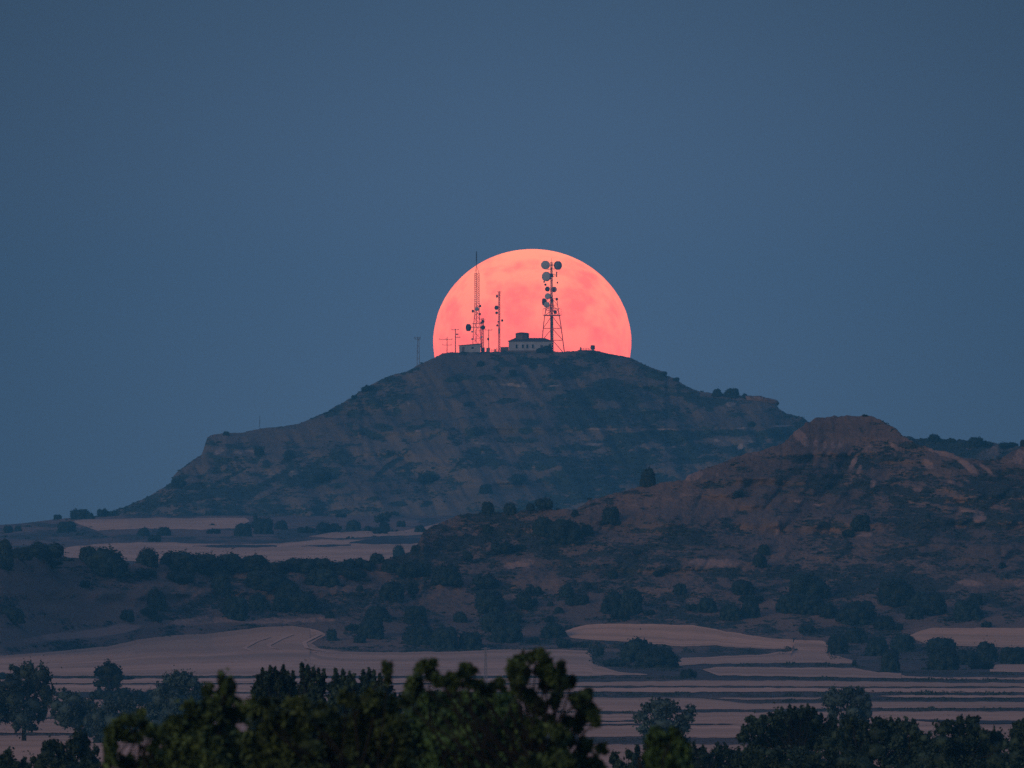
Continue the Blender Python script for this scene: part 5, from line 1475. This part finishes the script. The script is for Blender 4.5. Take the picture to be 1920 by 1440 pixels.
dish(mast, st, 903, 632, 3.5, 3.5, (-0.6, -0.8, 0), M['dish'], -0.5, 0.4)

# --- slim mast in the middle
st = Site(936.2, 7)
mast = thing("lattice_mast", "slim straight mast between the tallest mast and the house", "radio mast", st.org, "masts on the hilltop")
m = MB(); lattice(m, st, steps(662, 548, 26, 936.2, 936.4, 1.7, 1.4), 0.095, 0.05, 3, 0.9); m.build("lattice_shaft", M['steel_red'], mast, st.org)
m = MB(); m.tube(st.p(936.4, 549), st.p(936.4, 545), 0.08); m.tube(st.p(932.5, 546.8), st.p(940, 546.8), 0.08); m.tube(st.p(928, 552.8), st.p(936, 552.8), 0.05); m.tube(st.p(933, 549), st.p(940, 549), 0.07); m.build("top_antenna", M['steel_red'], mast, st.org)
dish(mast, st, 932.0, 555.6, 4.6, 5.4, (-0.8, -0.5, 0), M['dish_dark'], -0.4, 0.35)
dish(mast, st, 931.2, 577, 6.0, 8.2, (-0.55, -0.8, 0), M['dish_dark'], -0.5, 0.35)
dish(mast, st, 931.4, 586.6, 5.4, 5.4, (-0.5, -0.8, 0), M['dish_dark'], -0.5, 0.35)
dish(mast, st, 941.4, 601, 4.0, 5.0, (0.7, -0.6, 0), M['dish_dark'], -0.4, 0.3)
dish(mast, st, 934.2, 603.6, 3.4, 3.4, (-0.5, -0.8, 0), M['dish_dark'], -0.4, 0.3)
dish(mast, st, 932.4, 610.2, 3.0, 4.2, (-0.7, -0.7, 0), M['dish_dark'], -0.4, 0.3)
m = MB(); m.box(st.x(934), st.x(937.6), st.d - 0.9, st.d - 0.4, st.z(626), st.z(616)); m.build("equipment_box", M['metal_box'], mast, st.org)

# --- big four-legged tower
st = Site(1035.5, 14)
tw = thing("lattice_tower", "broad-legged tower crowned by two big round dishes in front of the moon", "radio tower", st.org, "masts on the hilltop")
m = MB()
lattice(m, st, [(664, 1036.2, 22.5), (638, 1036, 19.3), (615.7, 1035.5, 17.0), (592, 1035, 13.8)], 0.16, 0.085, 4, math.pi / 4, True, 'a')
m.build("leg_frame", M['steel_red'], tw, st.org)
m = MB()
lattice(m, st, [(592, 1035, 13.8), (582, 1035, 12.0), (572, 1035, 10.5), (560, 1035, 9.2)], 0.12, 0.06, 4, math.pi / 4, True, 'a')
lattice(m, st, steps(592, 560, 4, 1035, 1034.6, 4.5, 2.2), 0.1, 0.05, 4, math.pi / 4, True, 'x')
m.build("middle_frame", M['steel_red'], tw, st.org)
m = MB(); lattice(m, st, steps(662, 592, 16, 1035.0, 1034.4, 2.3, 2.0), 0.17, 0.09, 4, math.pi / 4, True, 'x')
m.tube(st.p(1034.8, 662), st.p(1034.4, 592), 0.25, 0.25, 6)
m.build("ladder_shaft", M['steel'], tw, st.org)
m = MB(); lattice(m, st, steps(592, 492, 26, 1034.4, 1034.0, 1.9, 1.4), 0.12, 0.06, 4, math.pi / 4, True, 'z')
m.tube(st.p(1034.2, 592), st.p(1034.0, 500), 0.08, 0.08, 6)
m.build("upper_shaft", M['steel_white'], tw, st.org)
m = MB(); m.tube(st.p(1034, 492), st.p(1034, 483.5), 0.07, 0.05, 5); m.tube(st.p(1031.5, 493), st.p(1037, 493), 0.1, 0.1, 5); m.tube(st.p(1027, 497), st.p(1042, 497), 0.14, 0.14, 5); m.tube(st.p(1026, 505), st.p(1042, 504), 0.1, 0.1, 5); m.build("top_frame", M['steel_red'], tw, st.org)
m = MB()
for pyy, w0, w1 in ((591, 1018, 1052), (579, 1019, 1050)):
    hw = (w1 - w0) / 2 * st.s
    cx = st.x((w0 + w1) / 2)
    for sx in (-1, 1):
        m.tube((cx + sx * hw, st.d - hw, st.z(pyy)), (cx + sx * hw, st.d + hw, st.z(pyy)), 0.09)
        m.tube((cx - hw, st.d + sx * hw, st.z(pyy)), (cx + hw, st.d + sx * hw, st.z(pyy)), 0.09)
for px_ in (1018, 1023.5, 1029, 1041, 1046.5, 1052):
    m.tube(st.p(px_, 591, -2.9), st.p(px_, 579, -2.9), 0.05, 0.05, 4)
m.box(st.x(1019), st.x(1051), st.d - 3.2, st.d + 3.2, st.z(591.8), st.z(591.2))
m.build("work_platform", M['steel'], tw, st.org)
m = MB(); m.tube(st.p(1036, 518), st.p(1044, 517), 0.1); m.tube(st.p(1043.6, 519.5), st.p(1043.8, 509.5), 0.22, 0.22, 6); m.tube(st.p(1036, 514), st.p(1042, 515), 0.1); m.build("panel_antenna", M['dish_dark'], tw, st.org)
m = MB(); m.box(st.x(1031), st.x(1037.5), st.d - 0.9, st.d + 0.3, st.z(519.5), st.z(513)); m.box(st.x(1031.6), st.x(1036.6), st.d - 0.9, st.d + 0.3, st.z(569), st.z(556)); m.build("equipment_box", M['metal_box'], tw, st.org)
dish(tw, st, 1022.9, 497.0, 15.8, 16.5, (-0.28, -1, 0.0), M['dish'], -1.2, 0.3)
dish(tw, st, 1045.6, 497.8, 15.8, 16.5, (0.62, -0.8, 0.0), M['dish_dark'], -1.2, 0.34, rad=M['dish'])
dish(tw, st, 1024.8, 518.6, 14.5, 18, (-0.55, -0.85, 0.08), M['dish'], -1.2, 0.3)
dish(tw, st, 1022.8, 533.8, 4.4, 4.4, (-0.6, -0.8, 0), M['dish_dark'], -0.8, 0.4)
dish(tw, st, 1020.4, 528.5, 3.4, 3.4, (-0.6, -0.8, 0), M['dish_dark'], -0.8, 0.4)
dish(tw, st, 1045.2, 530, 3.6, 3.6, (0.8, -0.5, 0), M['dish_dark'], -0.8, 0.4)
dish(tw, st, 1026.6, 542, 9.4, 9.4, (-0.35, -0.9, 0), M['dish_dark'], -1.0, 0.3)
dish(tw, st, 1038.8, 542.8, 9.5, 10.5, (0.2, 0.98, 0), M['steel_white'], 1.2, 0.25)
dish(tw, st, 1027.2, 555.6, 11.5, 9.5, (-0.4, -0.9, 0.2), M['dish'], -1.2, 0.25)
dish(tw, st, 1020.6, 566, 10, 13.5, (-0.92, -0.35, 0), M['dish_dark'], -0.4, 0.35)
dish(tw, st, 1025.4, 571.8, 11.5, 10, (-0.35, -0.9, 0), M['dish'], -1.8, 0.25)
dish(tw, st, 1043.8, 561, 4.8, 5.4, (0.6, -0.8, 0), M['dish_dark'], -0.8, 0.35)
dish(tw, st, 1041, 585.5, 6, 6.4, (0.4, -0.9, 0), M['dish_dark'], -1.6, 0.35)
dish(tw, st, 1033.6, 562.5, 5, 5, (0.1, -1, 0), M['dish_dark'], -1.4, 0.35)

# --- poles
def pole(px, top, back, label, arms, r=0.16, extra=(), twin=0.0, base=None):
    st = Site(px, back)
    p_ = thing("utility_pole", label, "pole", st.org, "poles on the hill")
    m = MB()
    if twin:
        for s_ in (-1, 1):
            m.tube((st.x(px + s_ * twin), st.d, st.z0 - 0.4), st.p(px + s_ * twin * 0.55, top), r, r * 0.8, 6)
        n_r = 9
        for k in range(n_r):
            z = st.z0 + (st.z(top) - st.z0) * (k + .5) / n_r
            f = 1 - 0.45 * (k + .5) / n_r
            m.tube((st.x(px - twin * f), st.d, z), (st.x(px + twin * f), st.d, z + (0.9 if k % 2 else -0.9)), 0.05, 0.05, 4)
    else:
        m.tube((st.x(px), st.d, st.z0 - 0.4), st.p(px, top), r, r * 0.75, 7)
    m.build("post", M['steel' if twin else 'wood'], p_, st.org)
    for a0, a1, y in arms:
        m = MB()
        m.tube(st.p(a0, y, -0.25), st.p(a1, y, -0.25), 0.085, 0.085, 5)
        m.build("crossarm", M['steel'], p_, st.org)
        for q in (a0 + .6, (a0 + a1) / 2, a1 - .6):
            m = MB()
            z = st.z(y)
            m.lathe([(0.05, 0), (0.13, 0.05), (0.08, 0.12), (0.13, 0.19), (0.04, 0.3)], (st.x(q), st.d - 0.25, z + 0.085), (0, 0, 1), 8)
            m.build("insulator", M['glass'], p_, st.org)
    for a0, a1, y0, y1 in extra:
        m = MB()
        m.box(st.x(a0), st.x(a1), st.d - 0.6, st.d - 0.1, st.z(y1), st.z(y0))
        m.build("bracket_box", M['dish_dark'], p_, st.org)
pole(784.2, 631.5, 1.5, "narrow twin-legged steel pole left of the moon on the hill's shoulder", [(776.5, 788.8, 633.3), (778, 788, 636.2)], 0.13, twin=2.3)
pole(838.2, 632, 3, "faint pole with two wide crossarms at the moon's left rim", [(823.5, 848, 636.3), (829.5, 846.5, 647)], 0.15)
pole(853.8, 616.7, 4, "dark pole with a top crossarm and two side boxes left of the shed", [(846.5, 860, 618.3), (853.8, 863, 632.8)], 0.19, [(855, 859.5, 625.5, 628)])
pole(916.4, 618.4, 5, "thin pole with crossarm and small dish between the masts", [(910, 923, 618.8)], 0.17, [(913.6, 916.8, 633.5, 638)])
pole(487.0, 780, 2, "hair-thin lone pole on the hill's long left ridge", [], 0.09)

# --- shed, house and other small structures
def house():
    st = Site(994, 6, -0.2)
    h = thing("house", "long pale house with dark hipped roof and a cupola on the summit", "house", st.org)
    x0, x1 = st.x(953.8), st.x(1034.5)
    ze, zb = st.z(640.3), st.z0 - 0.6
    y0, y1 = st.d - 4.5, st.d + 4.5
    m = MB(); m.box(x0, x1, y0, y1, zb, ze); m.build("wall", M['wall'], h, st.org)
    # hipped roof with eaves
    e = 0.35
    zr = st.z(633.6)
    rx0, rx1 = st.x(966), st.x(1021)
    m = MB()
    A = [(x0 - e, y0 - e, ze), (x1 + e, y0 - e, ze), (x1 + e, y1 + e, ze), (x0 - e, y1 + e, ze)]
    A2 = [(p[0], p[1], ze + 0.12) for p in A]
    Rg = [(rx0, st.d, zr), (rx1, st.d, zr)]
    m.add(A + A2 + Rg, [(3, 2, 1, 0), (0, 1, 5, 4), (1, 2, 6, 5), (2, 3, 7, 6), (3, 0, 4, 7), (4, 5, 9, 8), (5, 6, 9), (6, 7, 8, 9), (7, 4, 8)])
    rf = m.build("roof", M['roof'], h, st.org)
    # eight-sided cupola with low cap
    c = (st.x(979.3), st.d, 0)
    r = 12.6 * st.s
    m = MB(); m.lathe([(r, st.z(638.5)), (r, st.z(626.5))], c, (0, 0, 1), 8); cu = m.build("cupola", M['stone'], h, st.org)
    m = MB(); m.lathe([(r * 1.06, st.z(626.5)), (r * 1.06, st.z(625.6)), (r * 0.72, st.z(623.8)), (r * 0.3, st.z(623.3))], c, (0, 0, 1), 8); m.build("cupola_roof", M['roof'], cu, st.org)
    # arched windows
    for px in (968.6, 980.3, 988.6, 999.2):
        cx, hw = st.x(px), 1.75 * st.s
        zb_, zt_ = st.z(653.2), st.z(647.6)
        def arch(g):
            P = [(cx - hw - g, zb_ - g), (cx + hw + g, zb_ - g), (cx + hw + g, zt_)]
            P += [(cx + (hw + g) * math.cos(a), zt_ + (hw + g) * math.sin(a)) for a in np.linspace(0.2, math.pi - 0.2, 9)]
            return P + [(cx - hw - g, zt_)]
        P, Q = arch(0), arch(0.16)
        n = len(P)
        m = MB()
        vs = [(p[0], y0 - 0.10, p[1]) for p in P] + [(q[0], y0 - 0.10, q[1]) for q in Q] + [(q[0], y0 + 0.01, q[1]) for q in Q] + [(p[0], y0 - 0.03, p[1]) for p in P]
        fs = [(i, (i + 1) % n, n + (i + 1) % n, n + i) for i in range(n)] + [(n + i, n + (i + 1) % n, 2 * n + (i + 1) % n, 2 * n + i) for i in range(n)] + [(i, 3 * n + i, 3 * n + (i + 1) % n, (i + 1) % n) for i in range(n)]
        m.add(vs, fs)
        w = m.build("window", M['wall'], h, st.org)
        m = MB()
        m.add([(p[0], y0 - 0.03, p[1]) for p in P], [tuple(range(n - 1, -1, -1))])
        m.build("pane", M['glass'], w, st.org)
    m = MB(); m.box(st.x(1013), st.x(1018), y0 - 0.06, y0 - 0.005, st.z(657), st.z(647.5)); m.build("door", M['roof'], h, st.org)
    m = MB(); m.box(x0 - 0.05, x1 + 0.05, y0 - 0.15, y0 - 0.004, zb, st.z(657.2)); m.build("plinth", M['stone'], h, st.org)
house()

def shed():
    st = Site(880, 3, -0.2)
    h = thing("shed", "low whitewashed shed with slanting dark roof under the tallest mast", "shed", st.org)
    x0, x1 = st.x(861), st.x(901)
    y0, y1 = st.d - 2.5, st.d + 2.5
    zb = st.z0 - 0.6
    zl, zr = st.z(648.6), st.z(645.0)
    m = MB()
    m.add([(x0, y0, zb), (x1, y0, zb), (x1, y1, zb), (x0, y1, zb), (x0, y0, zl), (x1, y0, zr), (x1, y1, zr), (x0, y1, zl)],
          [(3, 2, 1, 0), (0, 1, 5, 4), (1, 2, 6, 5), (2, 3, 7, 6), (3, 0, 4, 7), (4, 5, 6, 7)])
    m.build("wall", M['wall'], h, st.org)
    m = MB()
    e = 0.3
    a = [(x0 - e, y0 - e, zl + 0.004), (x1 + e, y0 - e, zr + 0.004), (x1 + e, y1 + e, zr + 0.004), (x0 - e, y1 + e, zl + 0.004)]
    m.add(a + [(p[0], p[1], p[2] + 0.22) for p in a], [(3, 2, 1, 0), (4, 5, 6, 7), (0, 1, 5, 4), (1, 2, 6, 5), (2, 3, 7, 6), (3, 0, 4, 7)])
    m.build("roof", M['roof'], h, st.org)
    m = MB(); m.box(st.x(866), st.x(871), y0 - 0.05, y0 - 0.004, zb + 0.3, st.z(650.5)); m.build("door", M['stone'], h, st.org)
    m = MB(); m.box(st.x(884), st.x(888), y0 - 0.05, y0 - 0.004, st.z(654), st.z(650.5)); m.build("window", M['glass'], h, st.org)
shed()

def cabinet(px, w, top, back, label):
    st = Site(px, back, -0.1)
    o = thing("equipment_cabinet", label, "cabinet", st.org, "cabinets beside the masts")
    hw = w / 2 * st.s
    m = MB(); m.box(st.x(px) - hw, st.x(px) + hw, st.d - hw, st.d + hw, st.z0 - 0.3, st.z(top) - 0.1); m.build("body", M['metal_box'], o, st.org)
    m = MB(); m.box(st.x(px) - hw - .06, st.x(px) + hw + .06, st.d - hw - .06, st.d + hw + .06, st.z(top) - 0.098, st.z(top)); m.build("lid", M['roof'], o, st.org)
cabinet(905.9, 6, 651.5, 3, "grey cabinet just right of the shed")
cabinet(915.4, 7, 652.3, 3.2, "wider grey cabinet under the thin pole")
cabinet(928.5, 3.2, 655.2, 3.1, "tiny cabinet left of the slim mast foot")

def low_wall():
    st = Site(946, 4, -0.1)
    o = thing("stone_wall", "low stone terrace wall joining the slim mast to the house", "wall", st.org)
    m = MB(); m.box(st.x(938.5), st.x(953.6), st.d - 0.3, st.d + 0.3, st.z0 - 0.4, st.z(651.2)); m.build("body", M['stone'], o, st.org)
    m = MB(); m.box(st.x(938.3), st.x(953.6), st.d - 0.4, st.d + 0.4, st.z(651.2) + 0.002, st.z(650.5)); m.build("coping", M['stone'], o, st.org)
low_wall()

def fence():
    st = Site(928, 2)
    o = thing("wire_fence", "short post fence between the cabinets and the slim mast", "fence", st.org)
    for px, top in ((921, 654), (924.5, 655.5), (927, 653.5), (931.5, 651.5), (934, 654.5), (941, 654)):
        m = MB(); m.tube((st.x(px), st.d, st.z0 - 0.5), st.p(px, top), 0.09, 0.07, 5); m.build("post", M['wood'], o, st.org)
    m = MB()
    for y in (655, 657):
        m.tube(st.p(921, y), st.p(941, y), 0.03, 0.03, 4)
    m.build("rail", M['steel'], o, st.org)
fence()

def tank():
    st = Site(1111.4, 3, -0.1)
    o = thing("water_tank", "small dark rounded tank on a pale plinth at the right of the summit", "tank", st.org)
    m = MB()
    r = 4.3 * st.s
    m.lathe([(r * .95, st.z(655)), (r, st.z(654)), (r, st.z(648.8)), (r * .85, st.z(647.5)), (r * .2, st.z(647.0))], (st.x(1111.4), st.d, 0), (0, 0, 1), 14)
    m.build("drum", M['dish_dark'], o, st.org)
    m = MB(); m.box(st.x(1108.6), st.x(1114.4), st.d - .6, st.d + .6, st.z0 - .4, st.z(654.5)); m.build("plinth", M['wall'], o, st.org)
    st = Site(1088.8, 3, -0.1)
    o = thing("survey_pillar", "short stubby pillar left of the small dark tank", "pillar", st.org)
    m = MB(); m.lathe([(.34, st.z0 - .4), (.30, st.z(652.5))], (st.x(1088.8), st.d, 0), (0, 0, 1), 12); m.build("shaft", M['stone'], o, st.org)
    m = MB(); m.lathe([(.2, st.z(652.5)), (.26, st.z(651.6)), (.1, st.z(650.6))], (st.x(1088.8), st.d, 0), (0, 0, 1), 12); m.build("cap", M['dish_dark'], o, st.org)
    st = Site(1100, 3)
    o = thing("railing", "thin railing between the stubby pillar and the small dark tank", "railing", st.org)
    m = MB(); m.tube(st.p(1089.5, 653.2), st.p(1107.6, 652.8), .06, .06, 5); m.tube(st.p(1089.5, 655), st.p(1107.6, 654.8), .05, .05, 5); m.build("rail", M['steel'], o, st.org)
    for px in (1094, 1099, 1104):
        m = MB(); m.tube((st.x(px), st.d, st.z0 - .3), st.p(px, 652.9), .06, .06, 5); m.build("post", M['steel'], o, st.org)
tank()

# shrubs in front of the house's right end
for px, w, h_, lab in ((1012, 14, 7, "dark shrub before the right half of the house wall"), (1024, 16, 10, "larger dark shrub hiding the house's right corner"), (1031, 9, 15, "upright dark shrub between the house corner and the tower shaft")):
    st = Site(px, 0.6)
    o = FIRST_BUSH['round'].copy()
    o.data = BUSH['round' if h_ < 15 else 'tall'][1]
    COL.objects.link(o)
    o.name = "evergreen_bush"
    o.location = (st.o[0], st.d - 1.2, st.z0 - 0.3)
    o.scale = (w * st.s, w * st.s, h_ * st.s + 0.3)
    tag(o, lab, "bush", "evergreen oaks and bushes on the slopes")

# --- rock nose on the right shoulder and crag on the left shoulder
def rock(name, label, outline, back, depth, seed):
    """blocky outcrop: a jagged slab with its own thickness, front to back"""
    cx = sum(p[0] for p in outline) / len(outline)
    L = LAND['E']
    d = float(np.interp(cx, L['px'], L['crest'][1])) + back
    rng = np.random.default_rng(seed)
    P = np.array(outline, float)
    # resample the outline
    Pc = np.vstack([P, P[:1]])
    seg = np.r_[0, np.cumsum(np.linalg.norm(np.diff(Pc, axis=0), axis=1))]
    t = np.linspace(0, seg[-1], 61)[:-1]
    ox, oy = np.interp(t, seg, Pc[:, 0]), np.interp(t, seg, Pc[:, 1])
    n = len(t)
    c = np.array([ox.mean(), oy.mean()])
    rings = []
    for f, y in ((0.0, -0.55), (0.45, -0.55), (0.8, -0.45), (0.97, -0.2), (1.0, 0.1), (0.95, 0.6), (0.5, 1.0), (0.0, 1.0)):
        jx = ox * f + c[0] * (1 - f)
        jy = oy * f + c[1] * (1 - f)
        dd = d + depth * y + rng.normal(size=n) * 0.35 * (0.2 < f)
        jx = jx + rng.normal(size=n) * 0.7 * (f > 0.3)
        jy = jy + rng.normal(size=n) * 0.5 * (f > 0.3)
        rings.append(np.stack([(jx - 960) * K * dd, dd, EYE - (jy - HOR) * K * dd], 1))
    V = np.concatenate(rings)
    F = [(k * n + i, k * n + (i + 1) % n, (k + 1) * n + (i + 1) % n, (k + 1) * n + i) for k in range(len(rings) - 1) for i in range(n)]
    o = link(name, mesh_np(name, V, np.array(F), M['rock']))
    tag(o, label, "rock")
rock("rock_ledge", "overhanging rock nose jutting from the right shoulder of the main hill",
     [(1398, 742.5), (1425, 742), (1432, 744.5), (1440, 746), (1454, 749), (1460, 753), (1461, 758), (1458, 761), (1450, 761.5), (1454, 765), (1440, 764), (1420, 758), (1400, 750)], -3.0, 6.0, 7)
rock("rock_crag", "steep rock crag at the left shoulder of the main hill",
     [(383, 850), (385, 838), (389, 823), (393, 817.5), (402, 815), (412, 816), (410, 826), (402, 838), (394, 850), (386, 856)], 0.0, 5.0, 8)

# --- slender pylon standing in the centre field
def pylon():
    d = 3500.0
    px = 910.5
    s = K * d
    z0 = float(plain_z(d))
    o = thing("power_pylon", "slender grey lattice pylon rising from the centre field behind the near trees", "pylon", ((px - 960) * s, d, z0))
    org = ((px - 960) * s, d, z0)
    class S2: pass
    st = S2(); st.s = s; st.d = d
    st.p = lambda a, b, y=0.0: np.array([(a - 960) * s, d + y, EYE - (b - HOR) * s])
    base = HOR + (EYE - z0) / s
    m = MB(); lattice(m, st, steps(base + 2, 1214, 12, px, px, 3.2, 1.2), 0.06, 0.03, 4, math.pi / 4, True, 'z'); m.build("lattice_body", M['steel'], o, org)
    for y in (1216, 1222):
        m = MB(); m.tube(st.p(px - 8, y), st.p(px + 8, y), 0.05, 0.05, 5); m.build("crossarm", M['steel'], o, org)
pylon()

# ------------------------------------------------------------------ haze
def haze():
    mb = MB()
    mb.box(-4000, 4000, -100, 9400, -10, 135)
    m = bpy.data.materials.new("evening_haze")
    m.use_nodes = True
    nt = m.node_tree
    for n in list(nt.nodes):
        nt.nodes.remove(n)
    out = node(nt, "ShaderNodeOutputMaterial")
    v = node(nt, "ShaderNodeVolumePrincipled")
    v.inputs["Color"].default_value = (0.15, 0.70, 1.0, 1)
    v.inputs["Density"].default_value = 6.0e-5
    v.inputs["Anisotropy"].default_value = 0.0
    nt.links.new(v.outputs[0], out.inputs["Volume"])
    o = mb.build("haze", m)
    tag(o, None, None, None, "stuff")
haze()
